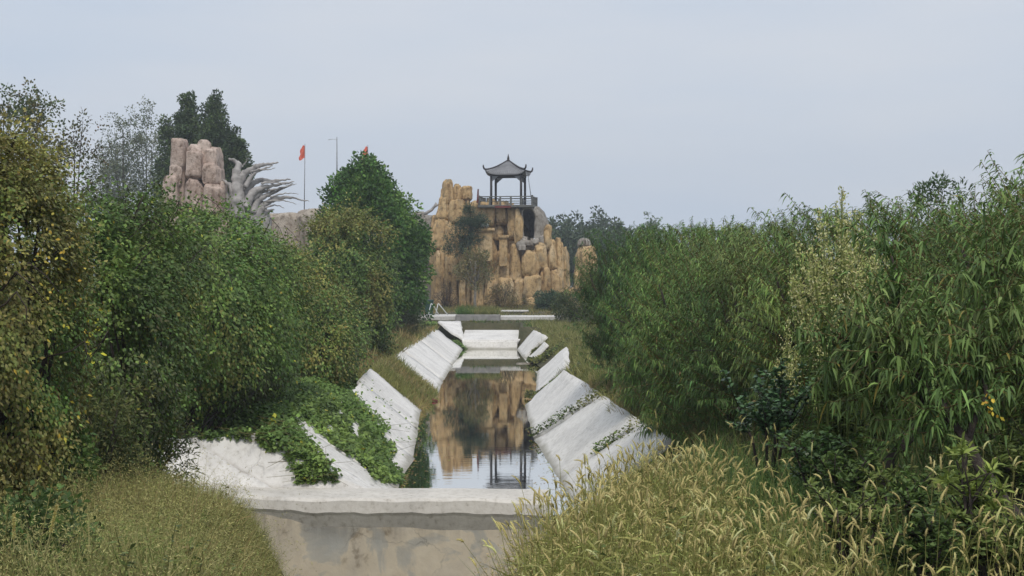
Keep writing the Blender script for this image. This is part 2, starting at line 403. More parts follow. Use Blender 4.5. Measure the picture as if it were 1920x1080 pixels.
# ------------------------------------------------------------------ canal lining: concrete slabs
lining = bpy.data.objects.new('canal_lining', None); link(lining)
tag(lining, 'white concrete slabs lining both sloping canal banks', kind='structure')
def slab(c0, c1, c2, c3, name='slab', mat=CONC, parent=lining, n=10, m=8, th=.14, seed=0, rag=.055, sag=.02):
    """c0,c1 the lower edge, c3,c2 the upper edge"""
    c0, c1, c2, c3 = [np.array(c, float) for c in (c0, c1, c2, c3)]
    u = np.linspace(0, 1, n+1)[:, None, None]; v = np.linspace(0, 1, m+1)[None, :, None]
    P = (c0*(1-u) + c1*u)*(1-v) + (c3*(1-u) + c2*u)*v
    nr = norm(np.cross(c1 - c0, c3 - c0)); nr = nr if nr[2] > 0 else -nr
    q = P.reshape(-1, 3)
    P = P + (noise(q, 1.3, 20+seed)*sag).reshape(n+1, m+1, 1)*nr
    e = np.stack([noise(q, 3.1, 40+seed), noise(q, 3.3, 41+seed), noise(q, 3.7, 42+seed)*.5], -1).reshape(n+1, m+1, 3)*rag
    mk = np.zeros((n+1, m+1, 1)); mk[0] = mk[-1] = 1; mk[:, 0] = mk[:, -1] = 1
    P = P + e*mk
    B = P - nr*th; k = (n+1)*(m+1)
    V = np.concatenate([P.reshape(-1, 3), B.reshape(-1, 3)])
    id_ = np.arange(k).reshape(n+1, m+1)
    Q = [np.stack([id_[:-1, :-1], id_[1:, :-1], id_[1:, 1:], id_[:-1, 1:]], -1).reshape(-1, 4)]
    for r in (id_[0], id_[-1], id_[:, 0], id_[:, -1]):
        Q.append(np.stack([r[:-1], r[1:], r[1:] + k, r[:-1] + k], -1))
    me = np_mesh(name, V, np.concatenate(Q), mat)
    bm = bmesh.new(); bm.from_mesh(me); bmesh.ops.recalc_face_normals(bm, faces=bm.faces[:]); bm.to_mesh(me); bm.free()
    return link(bpy.data.objects.new(name, me), parent)

def lip(X, Y, z): return (X, Y, z)
sd_ = 0
def left_slab(y0, y1, z1=1.44, w0=2.0, w1=None, g=.03):
    global sd_; sd_ += 1
    w1 = w0 if w1 is None else w1
    return slab((wl(y0)+.25, y0+g, -.18), (wl(y1)+.25, y1-g, -.18), (wl(y1)-w1, y1-g, z1), (wl(y0)-w0, y0+g, z1), seed=sd_ % 6)
for y0, y1 in ((27.6, 29.5), (29.5, 31.0), (31.0, 34.4), (34.4, 41.0), (41.0, 46.9)):
    left_slab(y0, y1, 1.44, 2.25 if y0 < 32 else 1.75, 2.25 if y1 < 32 else 1.65)
for y0, y1 in ((52.2, 60), (60, 71), (71, 86.6)):
    left_slab(y0, y1, 1.36, 1.75, 1.75)
def right_slab(y0, y1, z1=1.44, w0=1.35, w1=1.35, g=.04, sk=2.2, skn=None):
    skn = sk if skn is None else skn
    global sd_; sd_ += 1            # slabs are skewed: the upper edge lies nearer than the lower one
    return slab((wr(y1)-.2, y1-g, -.18), (wr(y0)-.2, y0+g, -.18), (wr(y0)+w0, y0+g-skn, z1), (wr(y1)+w1, y1-g-sk, z1), seed=sd_ % 6)
right_slab(26.9, 31.0, 1.46, 1.75, 1.7, sk=2.0, skn=.6)
right_slab(31.1, 38.6, 1.46, 1.7, 1.75, sk=2.7, skn=2.0)
right_slab(38.9, 49.2, 1.44, 1.75, 1.3, sk=3.2, skn=2.6)
right_slab(53.0, 66.5, 1.30, 1.1, 1.3, sk=2.4)
right_slab(73.0, 76.0, 1.0, .95, 1.0, sk=.5)
right_slab(77.6, 86.4, 1.25, 1.2, 1.05, sk=.5)
# the bank corner that turns along the weir
zc = lambda px, py, z: np.array([(px-CX)/F*((CZ-z)*F/(py-HY)), (CZ-z)*F/(py-HY), z])
slab((wl(27.2)-.15, 26.75, .28), (wl(27.6)+.1, 27.6, 0), (wl(27.5)-2.2, 27.5, 1.43), (-5.05, 27.0, 1.45), seed=3)
slab((-4.6, 26.55, .42), (wl(27.2)-.2, 26.7, .28), (-5.08, 27.0, 1.44), (-6.35, 26.9, 1.40), seed=4)
slab((-8.6, 26.2, .75), (-4.5, 26.45, .40), (-6.30, 26.9, 1.39), (-9.0, 26.7, 1.28), seed=5)

# ------------------------------------------------------------------ weir across the canal
weir = thing('weir', 'low weir wall with a white concrete cap across the canal', 'weir', (-1.9, 25.6, -1.9))
def put(o, root):                       # parent while keeping world coordinates of the vertices
    M = Matrix.Translation(root.location) @ root.rotation_euler.to_matrix().to_4x4()
    o.data.transform(M.inverted()); o.parent = root; return o
def cap_mesh():
    xs = np.linspace(-6.6, .72, 90); rows = []
    for x in xs:
        t = np.clip((-3.6 - x)/3.0, 0, 1)
        zt = .44 + .26*t*t - .03*np.clip((x+1)/2, 0, 1)
        y0 = 25.38 + .2*t - .12*np.clip((x+2)/2.6, 0, 1)
        y1 = 26.72 + .1*t
        q = np.array([[x, 0, 0]]); r = noise(q, 2.3, 61)[0]*.022; r2 = noise(q, 6.1, 62)[0]*.018
        zb = .19 + r2 + .18*t - .05*np.clip((x+1)/2, 0, 1)
        rows.append([(x, y0+.03, zb - .06), (x, y0, zb), (x, y0+.03, zt-.05+r), (x, y0+.10, zt+r*.5), (x, (y0+y1)/2, zt+.02), (x, y1-.05, zt), (x, y1, zt-.06), (x, y1, -.6), (x, y0+.3, -.6)])
    V = np.array(rows); n, m, _ = V.shape; id_ = np.arange(n*m).reshape(n, m); j = np.r_[1:m, 0]
    Q = np.stack([id_[:-1], id_[1:], id_[1:][:, j], id_[:-1][:, j]], -1).reshape(-1, 4)
    V = V.reshape(-1, 3); mb = MB(); mb.add(V, Q.tolist() + [id_[0].tolist(), id_[-1].tolist()]); return mb
put(cap_mesh().build('cap', CAPC, None), weir)
def wall_mesh():
    xs = np.linspace(-6.4, .75, 70); zs = np.linspace(-2.6, .26, 30)
    X, Z = np.meshgrid(xs, zs); q = np.stack([X, 0*X, Z], -1)
    Y = 25.50 - .12*np.clip((X+2)/2.6, 0, 1) + .012*noise(q.reshape(-1, 3), 2, 63).reshape(X.shape)
    V = np.stack([X, Y, Z], -1).reshape(-1, 3); i, j = np.meshgrid(np.arange(29), np.arange(69), indexing='ij'); a = (i*70 + j).ravel()
    Q = np.stack([a, a+1, a+71, a+70], 1); V2 = V + [0, .8, 0]; n = len(V)
    mb = MB(); mb.add(np.concatenate([V, V2]), Q.tolist() + (Q[:, ::-1] + n).tolist()); return mb
put(wall_mesh().build('wall_face', WALLM, None), weir)

# ------------------------------------------------------------------ far end of the canal: stepped outfall, deck, planter
spill = thing('outfall_step', 'white stepped concrete outfall at the far end of the canal', 'outfall', (-1.3, 87.5, 0))
def prism_x(mb, prof, xa, xb):          # profile (y,z), with left/right x given per point
    n = len(prof); vs = [(xa[k], y, z) for k, (y, z) in enumerate(prof)] + [(xb[k], y, z) for k, (y, z) in enumerate(prof)]
    fs = [list(range(n)), list(range(n, 2*n))] + [(k, (k+1) % n, n+(k+1) % n, n+k) for k in range(n)]
    mb.add(vs, fs)
m1 = MB(); prism_x(m1, [(87.0, -.6), (87.0, .47), (87.03, .50), (87.5, .50), (87.5, -.6)], [-3.1]*5, [.28, .34, .36, .36, .28]); put(m1.build('lower_step', CONC), spill)
m1 = MB(); prism_x(m1, [(87.25, .45), (87.25, .55), (87.31, .58), (90, .78), (93.2, .98), (93.2, .3), (87.4, .3)], [-3.15]*7, [.42, .5, .5, .72, .92, .5, .4]); put(m1.build('upper_step', CONC), spill)
m1 = MB(); m1.box(-3.15, .1, 93.21, 93.6, .7, 1.33, .03); put(m1.build('back_wall', STONE), spill)
slab((-3.02, 87.9, .62), (-3.80, 87.9, 1.0), (-4.94, 93.0, 1.60), (-3.45, 93.1, 1.56), name='wing_slab', parent=None, seed=2)
wing = bpy.data.objects['wing_slab']; put(wing, spill)
deck = MB(); deck.box(-6.5, -3.85, 94.5, 99, 1.2, 1.86, .03); deck.box(-.80, 3.4, 94.5, 97.5, 1.2, 1.84, .03)
tag(deck.build('pavement', DECKC), 'pale concrete paving strip beyond the canal end', kind='structure')
planter = thing('stone_planter', 'long grey stone planter with clipped grass in front of the rockery', 'planter', (-2.3, 94.4, 1.4))
m1 = MB(); m1.box(-3.83, -.82, 94.0, 96.4, 1.3, 1.98, .05); put(m1.build('planter_box', STONE), planter)
slabp = thing('stone_bench', 'low pale stone bench slab right of the grey planter', 'bench', (.1, 100, 1.9))
m1 = MB(); m1.box(-1.15, 1.2, 99.6, 100.4, 2.0, 2.14, .03); put(m1.build('bench_top', DECKC), slabp)
m1 = MB(); m1.box(-.9, -.5, 99.75, 100.3, 1.7, 1.997, .02); put(m1.build('leg', STONE), slabp)
m1 = MB(); m1.box(.55, .95, 99.75, 100.3, 1.7, 1.997, .02); put(m1.build('leg', STONE), slabp)

# wheelie bin and stair handrails
b = thing('wheelie_bin', 'dark green wheelie bin beside the white handrails', 'bin', (ax(804.5, 97), 97, 1.86))
m1 = MB()
lo, hi = [(-.24, -.27), (.24, -.27), (.24, .22), (-.24, .22)], [(-.31, -.34), (.31, -.34), (.31, .30), (-.31, .30)]
m1.add([(x, y, .06) for x, y in lo] + [(x, y, .97) for x, y in hi], [(3, 2, 1, 0), (4, 5, 6, 7)] + [(k, (k+1) % 4, 4+(k+1) % 4, 4+k) for k in range(4)]); m1.build('bin_body', GREENBIN, b)
m1 = MB(); m1.box(-.34, .34, -.38, .34, .973, 1.04, .03); m1.box(-.30, .30, -.34, .30, 1.03, 1.08, .03); m1.build('lid', GREENBIN, b)
for s in (-1, 1):
    m1 = MB(); m1.tube([(s*.23-.03, .26, .11), (s*.23+.03, .26, .11)], .11, 12); m1.build('wheel', DARKWOOD, b)
m1 = MB(); m1.tube([(-.22, .40, .95), (.22, .40, .95)], .018, 6); m1.build('handle', GREENBIN, b)
for k, (x0, x1, x2, lab) in enumerate(((803.5, 808.5, 823, 'white tube handrail of the steps, nearest the green bin'), (817, 821.5, 840, 'white tube handrail of the steps, further from the green bin'))):
    Y = 95.4
    h = thing('handrail', lab, 'handrail', (ax(x1, Y), Y, 1.86), 'pair of white stair handrails')
    f = lambda px, py: Vector((ax(px, Y) - ax(x1, Y), 0, az(py, Y) - 1.86))
    m1 = MB(); m1.tube([f(x0, 590), f(x0+2.2, 579), f(x1-.4, 570)], .032, 8); m1.build('post', WHITEMETAL, h)
    m1 = MB(); m1.tube([f(x1-.6, 569.6), f(x1+.6, 569.4), f(x1+4, 573), f(x2, 590.5)], .032, 8); m1.build('rail', WHITEMETAL, h)

# ------------------------------------------------------------------ rocks
def rock_mesh(name, w, d, h, mat, seed, p=.38, n=15, rough=.14, taper=.12, lean=(0, 0), ridge=.12):
    """a weathered block, base centre at the origin"""
    g = np.linspace(-1, 1, n+1); A, B = np.meshgrid(g, g, indexing='ij'); o = np.ones_like(A)
    faces = [(o, A, B), (-o, B, A), (A, o, -B), (A, -o, B), (A, B, o), (B, A, -o)]
    V, Q = [], []
    for f in faces:
        c = np.stack(f, -1).reshape(-1, 3); id_ = np.arange(len(c)).reshape(n+1, n+1) + sum(len(x) for x in V)
        V.append(c); Q.append(np.stack([id_[:-1, :-1], id_[1:, :-1], id_[1:, 1:], id_[:-1, 1:]], -1).reshape(-1, 4))
    V = np.concatenate(V); Q = np.concatenate(Q)
    S = norm(V); p = p*1.1; V = np.sign(S)*np.abs(S)**p; V = V/np.max(np.abs(V))
    rr = np.random.RandomState(seed)
    off = rr.uniform(-20, 20, 3)
    for k in range(9):                  # chisel flat facets off the block
        a_ = rr.uniform(0, 6.28); e_ = rr.choice([rr.uniform(-.15, .25), rr.uniform(.5, 1.1)]); nv = np.array([math.cos(a_)*math.cos(e_), math.sin(a_)*math.cos(e_), math.sin(e_)])
        t_ = V @ nv; ov = np.maximum(t_ - t_.max()*rr.uniform(.80, .97), 0); V = V - nv*ov[:, None]
    q = V*np.array([w, d, h])*.5 + off
    amp = rough*min(w, d, h*1.2)
    V = V*np.array([w, d, h])*.5
    k = 1 - taper*(V[:, 2:]/h + .5); V[:, :2] *= k
    nd = noise(q, 1.0/max(.5, min(w, d)*.55), 70 + seed % 5)*amp*.7 + noise(q*np.array([1, 1, .3]), 3.2/max(.4, w), 80 + seed % 5)*amp*.7 + noise(q, 5.0/max(.5, w), 60 + seed % 5)*amp*.35
    gv = noise(q*np.array([1.0, 1.0, .10]), 2.0/max(.6, w), 90 + seed % 5); gh = noise(q*np.array([.25, .25, 1.0]), 1.1, 95 + seed % 5)
    rg = -(np.exp(-(gv/.13)**2)*ridge*1.5 + np.exp(-(gh/.10)**2)*ridge*.25)*min(w, 1.6)
    V = V + S*np.array([1, 1, .6])*(nd + rg)[:, None]
    V[:, 0] += lean[0]*(V[:, 2]/h + .5)*h; V[:, 1] += lean[1]*(V[:, 2]/h + .5)*h
    V[:, 2] += h/2
    me = np_mesh(name, V, Q, mat, smooth=True)
    bm = bmesh.new(); bm.from_mesh(me); bmesh.ops.remove_doubles(bm, verts=bm.verts[:], dist=1e-4); bmesh.ops.recalc_face_normals(bm, faces=bm.faces[:])
    for e in bm.edges:
        if len(e.link_faces) == 2 and e.calc_face_angle(0) > .75: e.smooth = False
    bm.to_mesh(me); bm.free(); me.update()
    return me
rk = 0
def rock(root, x0, x1, yt, yb, Y, d, mat, name='rock', **kw):
    """a block that spans photo columns x0..x1 and rows yt..yb at distance Y (front), depth d"""
    global rk; rk += 1
    Yc = Y + d/2; w = (x1-x0)/F*Y; z0, z1 = az(yb, Y), az(yt, Y)
    o = link(bpy.data.objects.new(name, rock_mesh(name, w*1.06, d, z1-z0, mat, rk*13 + 5, **kw)))
    o.location = Vector((ax((x0+x1)/2, Y), Yc, z0)) - root.location; o.parent = root
    o.rotation_euler = (0, 0, random.Random(rk).uniform(-.22, .22))
    return o

hill = thing('rockery', 'tall ochre artificial rock hill of stacked pillars carrying the pavilion', 'rockery', (0, 122, 1.9))
R = lambda *a, **k: rock(hill, *a, OCHRE, **k)
# backing masses
R(815, 905, 415, 590, 123.5, 5, p=.5); R(900, 1000, 392, 590, 122.6, 6, p=.5, taper=.05); R(985, 1062, 452, 590, 122.4, 5, p=.5, taper=.1)
# continuous rows of fused pillars that close the face behind the big blocks
_e = random.Random(12)
EX = [806, 818, 826, 848, 864, 886, 892, 908, 952, 968, 972, 1030, 1045, 1058, 1068]; EY = [404, 384, 338, 340, 348, 352, 378, 380, 384, 388, 450, 450, 448, 455, 476]
for lev, (Yb, drop, wmin, wmax) in enumerate(((121.3, 5, 13, 20), (120.5, 42, 12, 20), (119.9, 84, 13, 22), (119.2, 122, 12, 22))):
    x = 807 + lev*2
    while x < 1062:
        w_ = _e.uniform(wmin, wmax); top = np.interp(x + w_/2, EX, EY) + drop*_e.uniform(.75, 1.25) + _e.uniform(0, 10)
        if top < 560: R(x, min(x + w_, 1068), top, 590, Yb + _e.uniform(-.15, .25), 2.2, p=.5, taper=_e.uniform(.05, .2), n=12, rough=.12)
        x += w_*_e.uniform(.78, .95)
# tall left group
R(827, 850, 334, 388, 121.0, 2.0, p=.55, taper=.3); R(818, 849, 366, 412, 120.6, 2.4, taper=.35); R(847, 864, 343, 382, 121.4, 1.6, p=.5, taper=.2)
R(857, 886, 347, 376, 121.2, 2.0, p=.6, taper=.1, lean=(.1, 0)); R(843, 876, 371, 420, 120.3, 2.2, p=.5); R(809, 846, 400, 470, 120.2, 2.6, taper=.25)
R(872, 912, 377, 420, 119.6, 2.2, p=.6); R(838, 870, 412, 470, 120.5, 2.2); R(812, 838, 455, 520, 120.6, 2.4); R(806, 826, 430, 500, 121.4, 2.0)
# middle blocks under the pavilion
R(908, 932, 371, 425, 120.0, 2.4, p=.42, taper=.1); R(926, 954, 375, 423, 120.05, 2.4, p=.42, taper=.08); R(912, 951, 418, 450, 120.4, 2.4)
R(952, 969, 380, 450, 119.6, 2.0, taper=.1); R(944, 960, 400, 455, 121.0, 2.0); R(955, 975, 430, 470, 120.2, 2.0, p=.5)
# stacked ledges on the left
for x0, x1, yt, yb, Y in ((834, 862, 478, 497, 119.6), (838, 866, 494, 513, 119.4), (832, 856, 510, 532, 119.6), (852, 880, 508, 528, 119.2), (860, 884, 486, 512, 119.8), (842, 872, 462, 484, 120.0)):
    R(x0, x1, yt, yb, Y, 2.0, n=7, taper=.05)
R(861, 873, 526, 580, 118.6, .9, taper=.0); R(836, 862, 528, 582, 120.0, 2.0)
# lower middle slope
R(918, 968, 476, 560, 119.2, 2.6, p=.5, taper=.35); R(902, 934, 515, 580, 118.8, 2.2, p=.5, taper=.35); R(884, 920, 470, 540, 119.8, 2.2, p=.5); R(934, 966, 520, 584, 118.3, 2.2, p=.45, taper=.15)
# right group of pillars
R(956, 984, 457, 528, 118.9, 2.2, taper=.3); R(960, 985, 520, 582, 118.4, 2.2, taper=.05); R(977, 1012, 468, 522, 118.2, 2.4, p=.5, taper=.25); R(979, 1012, 515, 562, 117.9, 2.4, p=.42, taper=-.05)
R(997, 1029, 453, 508, 118.8, 2.4, p=.42, taper=.15); R(1008, 1031, 500, 566, 118.5, 2.2, taper=.05); R(1022, 1044, 448, 512, 119.2, 2.0, p=.5, taper=.2); R(1028, 1048, 505, 572, 119.0, 2.0, taper=.05)
R(1040, 1058, 444, 520, 119.8, 2.0, p=.5, taper=.25); R(1044, 1060, 500, 572, 119.4, 2.0); R(1054, 1067, 462, 576, 120.0, 1.8, p=.5, taper=.25)
R(986, 1006, 556, 588, 117.6, 1.6, p=.5); R(1002, 1030, 560, 590, 118.0, 1.6, p=.5)
R(962, 979, 388, 462, 119.0, 1.8, p=.5, taper=.1); R(1018, 1036, 420, 470, 119.0, 2.0, p=.55, taper=.25)
# rubble at the foot of the doorway
for x0, x1, yt, yb, Y in ((968, 1000, 450, 462, 118.9), (974, 990, 443, 455, 119.3), (970, 984, 458, 470, 118.5), (994, 1010, 446, 458, 119.2), (1006, 1028, 440, 456, 119.4)):
    rock(hill, x0, x1, yt, yb, Y, 1.2, GREYROCK, n=5)

# grey doorway rock with a real opening
def doorway():
    Y = 119.6
    inner = [(983, 446), (981.5, 428), (982, 412), (980.5, 398), (983, 393), (989, 391.6), (996, 393), (1001, 398), (1003, 408), (1001.5, 420), (1002.5, 432), (1001, 446)]
    outer = [(968, 458), (966, 432), (968, 410), (970, 392), (976, 384), (986, 381.5), (998, 382), (1012, 386), (1022, 396), (1029, 414), (1034, 436), (1038, 458)]
    def den(pts):
        out = []
        for k in range(len(pts)-1):
            for s in range(3):
                t = s/3; out.append((pts[k][0]*(1-t)+pts[k+1][0]*t, pts[k][1]*(1-t)+pts[k+1][1]*t))
        return out + [pts[-1]]
    I, O = np.array(den(inner)), np.array(den(outer)); n = len(I)
    P3 = lambda pts, yy: np.stack([ax(pts[:, 0], Y), np.full(n, Y) + yy, az(pts[:, 1], Y)], 1)
    loops = [P3(O*.98 + I*.02 + [0, 0], 3.2), P3(O, 1.6), P3(O*.8+I*.2, .55)]
    for t, yy in ((.6, .18), (.4, .05), (.2, .0), (.08, .02)): loops.append(P3(O*t + I*(1-t), yy))
    loops += [P3(I, .12), P3(I, 1.2), P3(I, 3.2), P3(I, 6.5)]
    L = np.array(loops); q = L.reshape(-1, 3)
    dsp = noise(q, 1.0, 101)*.16 + noise(q, 2.7, 102)*.07
    mk = np.array([1, 1, 1, 1, 1, 1, .7, .4, .3, .2, .2])[:, None]
    L[:, :, 1] += (dsp.reshape(L.shape[:2]))*mk; L[:, :, 0] += (noise(q, 1.6, 103)*.06).reshape(L.shape[:2])*mk; L[:, :, 2] += (noise(q, 1.6, 104)*.06).reshape(L.shape[:2])*mk
    m_, n_ = L.shape[:2]; id_ = np.arange(m_*n_).reshape(m_, n_)
    Q = np.stack([id_[:-1, :-1], id_[1:, :-1], id_[1:, 1:], id_[:-1, 1:]], -1).reshape(-1, 4).tolist()
    Q.append(id_[-1].tolist())
    mb = MB(); mb.add(L.reshape(-1, 3), Q, True); o = mb.build('doorway_rock', GREYROCK); put(o, hill)
doorway()

# separate ochre pillar on the right
rp = thing('rock_pillar', 'separate ochre rock pillar right of the rock hill, half hidden by the peach tree', 'rock', (ax(1100, 112), 112, 1.9))
rock(rp, 1086, 1119, 458, 545, 112, 2.2, OCHRE, p=.33, taper=.0); rock(rp, 1079, 1090, 470, 520, 112.6, 1.6, OCHRE, taper=.1); rock(rp, 1077, 1088, 506, 545, 112.2, 1.6, OCHRE)
rock(rp, 1082, 1108, 446, 464, 112.8, 1.6, GREYROCK, p=.6); rock(rp, 1074, 1122, 538, 590, 112.2, 2.6, OCHRE)

# pinkish rock group and terrace wall on the left
pk = thing('pink_rockery', 'pinkish stack of square rock blocks in front of the dark tree', 'rockery', (ax(360, 90), 90, 1.6))
for x0, x1, yt, yb, Y in ((321, 346, 258, 314, 90.0), (346, 374, 268, 336, 89.7), (365, 391, 260, 300, 90.4), (379, 406, 276, 312, 90.0), (395, 409, 274, 318, 90.5),
                          (312, 337, 305, 350, 89.9), (344, 378, 282, 333, 89.4), (378, 406, 305, 346, 89.6), (400, 414, 314, 345, 90.0), (303, 334, 328, 395, 89.5),
                          (333, 346, 305, 400, 90.2), (343, 378, 334, 400, 89.2), (376, 414, 343, 400, 89.1), (408, 421, 338, 400, 89.9), (318, 404, 300, 420, 90.8)):
    rock(pk, x0, x1, yt, yb, Y, 1.6, PINK, p=.30, taper=.07, rough=.085, ridge=.04)
for x0, x1 in ((298, 345), (340, 385), (380, 430)): rock(pk, x0, x1, 390, 600, 89.3, 2.6, PINK, p=.3)
tw = thing('terrace_wall', 'long low pinkish grey rock terrace wall behind the left bushes', 'wall', (ax(560, 104), 104, 1.6))
for x0, x1, yt, yb in ((415, 475, 402, 470), (462, 560, 397, 480), (548, 660, 389, 480)):
    rock(tw, x0, x1, yt, yb, 103.6, 3, TERRACE, p=.34, taper=.04, rough=.07)
for x0, x1 in ((415, 490), (485, 560), (555, 630), (625, 700)): rock(tw, x0, x1, 425, 600, 104.2, 3.2, TERRACE, p=.3, taper=.03)
gw = thing('grey_outcrop', 'pale grey rock outcrop between the conical tree and the ochre pillars', 'rock', (ax(800, 128), 128, 1.6))
for x0, x1, yt, yb in ((786, 822, 401, 440), (772, 800, 396, 432), (790, 826, 436, 500), (764, 800, 428, 520), (780, 830, 496, 590)):
    rock(gw, x0, x1, yt, yb, 127, 2.6, GREYROCK, p=.36)
m1 = MB(); P_ = [at(x, y, 126.4) for x, y in ((795, 402), (802, 398), (809, 394), (814, 388), (820, 382))]
for q in P_: q.z += 0
m1.tube(P_, [.10, .14, .13, .12, .2], 8); tag(put(m1.build('stone_branch', DRIFT), bpy.data.objects['grey_outcrop']))

# classical column stubs standing in the rock face
def column(x0, x1, yt, yb, Y, lab):
    r = (x1-x0)/2/F*Y; zt, zb = az(yt, Y), az(yb, Y)
    c = thing('stone_column', lab, 'column', (ax((x0+x1)/2, Y), Y, zb), 'square column stubs in the rock face')
    h = zt - zb; m1 = MB(); m1.box(-r*.82, r*.82, -r*.82, r*.82, 0, h-.33, .05); m1.build('shaft', OCHRE, c)
    m1 = MB(); m1.box(-r*1.1, r*1.1, -r*1.1, r*1.1, h-.26, h, .05); m1.box(-r*.95, r*.95, -r*.95, r*.95, h-.33, h-.262, .02); m1.build('capital', OCHRE, c)
    return c
column(893, 926, 428, 490, 118.3, 'widest square stone column with capital, below two white lamps')
column(859, 878, 441, 500, 118.4, 'slim square stone column left of the small grey tree crown')
column(934, 953, 441, 500, 118.9, 'short square stone column under the middle ochre blocks')
for k, (x, lab) in enumerate(((905, 'small white floodlight on the wide column, left one'), (913, 'small white floodlight on the wide column, right one'))):
    l_ = thing('floodlight', lab, 'lamp', (ax(x, 117.9), 117.9, az(428, 118)), 'two white floodlights on the column')
    m1 = MB(); m1.tube([(0, 0, .0), (0, 0, .12)], .03, 6); m1.build('bracket', POLE, l_)
    m1 = MB(); m1.tube([(0, .1, .22), (0, 0, .22), (0, -.13, .22)], [.08, .13, .17], 12); m1.build('lamp_head', WHITEMETAL, l_)

# ------------------------------------------------------------------ pavilion
PY = 120.8; k20 = F/PY
pav = thing('pavilion', 'open square pavilion with grey upturned roof on top of the rock hill', 'pavilion', (ax(953, PY), PY, az(386, PY)), rz=math.radians(-8))
Zp = az(386, PY); eave = az(329, PY) - Zp; apex = az(302, PY) - Zp; hw = 1.30; er = 1.66
m1 = MB(); m1.box(-2.4, 2.4, -1.75, 1.75, -.22, 0, .03); m1.build('platform', RAILWOOD, pav)
m1 = MB(); m1.box(-.9, .5, -1.80, -1.753, -.26, -.08); m1.build('fascia', DULLRED, pav)
for sx in (-1, 1):
    for sy in (-1, 1):
        m1 = MB(); m1.tube([(sx*hw, sy*hw, .003), (sx*hw, sy*hw, eave-.05)], .105, 10); m1.build('post', DARKWOOD, pav)
        m1 = MB(); m1.add([(sx*(hw-.09), sy*hw-.03, eave-.15), (sx*(hw-.62), sy*hw-.03, eave-.15), (sx*(hw-.09), sy*hw-.03, eave-.60), (sx*(hw-.09), sy*hw+.03, eave-.15), (sx*(hw-.62), sy*hw+.03, eave-.15), (sx*(hw-.09), sy*hw+.03, eave-.60)],
                          [(0, 1, 2), (5, 4, 3), (0, 3, 4, 1), (1, 4, 5, 2), (2, 5, 3, 0)]); m1.build('corner_bracket', POLE, pav)
m1 = MB(); e2 = hw + .12
for s in (-1, 1):
    m1.box(-e2, e2, s*hw-.07, s*hw+.07, eave-.14, eave+.04, .01); m1.box(s*hw-.07, s*hw+.07, -hw+.075, hw-.075, eave-.14, eave+.04, .01)
m1.build('lintel', DARKWOOD, pav)
# roof: four curved sides, tile rolls, hip ridges with upturned ends, finial
def roof_pt(u, v, side):        # u -1..1 along the eave, v 0 (eave) .. 1 (apex)
    r = er*(1-v) + .06*v; lift = .30*(abs(u)**5)*(1-v)**3
    z = eave + .06 + (apex - eave - .06)*(v*.96 + .04*v*v) + lift
    x, y = u*r, -r - .10*(abs(u)**4)*(1-v)**3
    c, s = [(1, 0), (0, 1), (-1, 0), (0, -1)][side]
    return (x*c - y*s, x*s + y*c, z)
m1 = MB()
for side in range(4):
    nu, nv = 18, 9; vs = [roof_pt(-1 + 2*a/nu, b/nv, side) for b in range(nv+1) for a in range(nu+1)]
    fs = [(b*(nu+1)+a, b*(nu+1)+a+1, (b+1)*(nu+1)+a+1, (b+1)*(nu+1)+a) for b in range(nv) for a in range(nu)]
    m1.add(vs, fs)
    lo = [(x, y, z-.11) for x, y, z in vs[:nu+1]]; lo2 = [(x*.6, y*.6, eave+.05) for x, y, z in vs[:nu+1]]
    m1.add(vs[:nu+1] + lo + lo2, [(a, a+1, nu+2+a, nu+1+a) for a in range(nu)] + [(nu+1+a, nu+2+a, 2*nu+3+a, 2*nu+2+a) for a in range(nu)])
roof = m1.build('roof', ROOF, pav)
m1 = MB()
for side in range(4):
    for a in range(1, 18):
        u = -1 + 2*a/18
        vm = 1.0
        m1.tube([Vector(roof_pt(u, v, side)) + Vector((0, 0, .015)) for v in (0, .3, .6, .93)], .032, 4)
rt = m1.build('tile_rolls', ROOF, roof); rt['kind'] = 'stuff'
for side in range(4):
    m1 = MB(); pts = [Vector(roof_pt(1, v, side)) for v in (1, .75, .5, .28, .12, 0)]
    d = Vector((pts[-1].x, pts[-1].y, 0)).normalized()
    pts += [pts[-1] + d*.13 + Vector((0, 0, .09)), pts[-1] + d*.20 + Vector((0, 0, .24)), pts[-1] + d*.21 + Vector((0, 0, .40))]
    m1.tube([p + Vector((0, 0, .05)) for p in pts], [.06, .07, .075, .08, .085, .09, .085, .07, .045], 7); m1.build('hip_ridge', DARKWOOD, roof)
m1 = MB(); m1.tube([(0, 0, apex-.08), (0, 0, apex+.05), (0, 0, apex+.14), (0, 0, apex+.22), (0, 0, apex+.42), (0, 0, apex+.62)], [.16, .17, .09, .11, .06, .015], 10); m1.build('finial', DARKWOOD, roof)
# balustrade
def rail_run(a, b, n):
    a, b = Vector(a), Vector(b)
    m1 = MB(); m1.tube([a + Vector((0, 0, .72)), b + Vector((0, 0, .72))], .055, 4); m1.build('handrail', RAILWOOD, pav)
    m1 = MB(); m1.tube([a + Vector((0, 0, .32)), b + Vector((0, 0, .32))], .045, 4); m1.build('lower_rail', RAILWOOD, pav)
    for k in range(n+1):
        p = a.lerp(b, k/n); m1 = MB(); m1.box(p.x-.07, p.x+.07, p.y-.07, p.y+.07, .003, .82 if k in (0, n) else .70); m1.build('baluster', RAILWOOD, pav)
rail_run((-2.3, -1.66, 0), (2.3, -1.66, 0), 5); rail_run((2.3, -1.5, 0), (2.3, 1.6, 0), 3); rail_run((-2.3, -1.5, 0), (-2.3, 1.6, 0), 3); rail_run((-2.1, 1.66, 0), (2.1, 1.66, 0), 4)
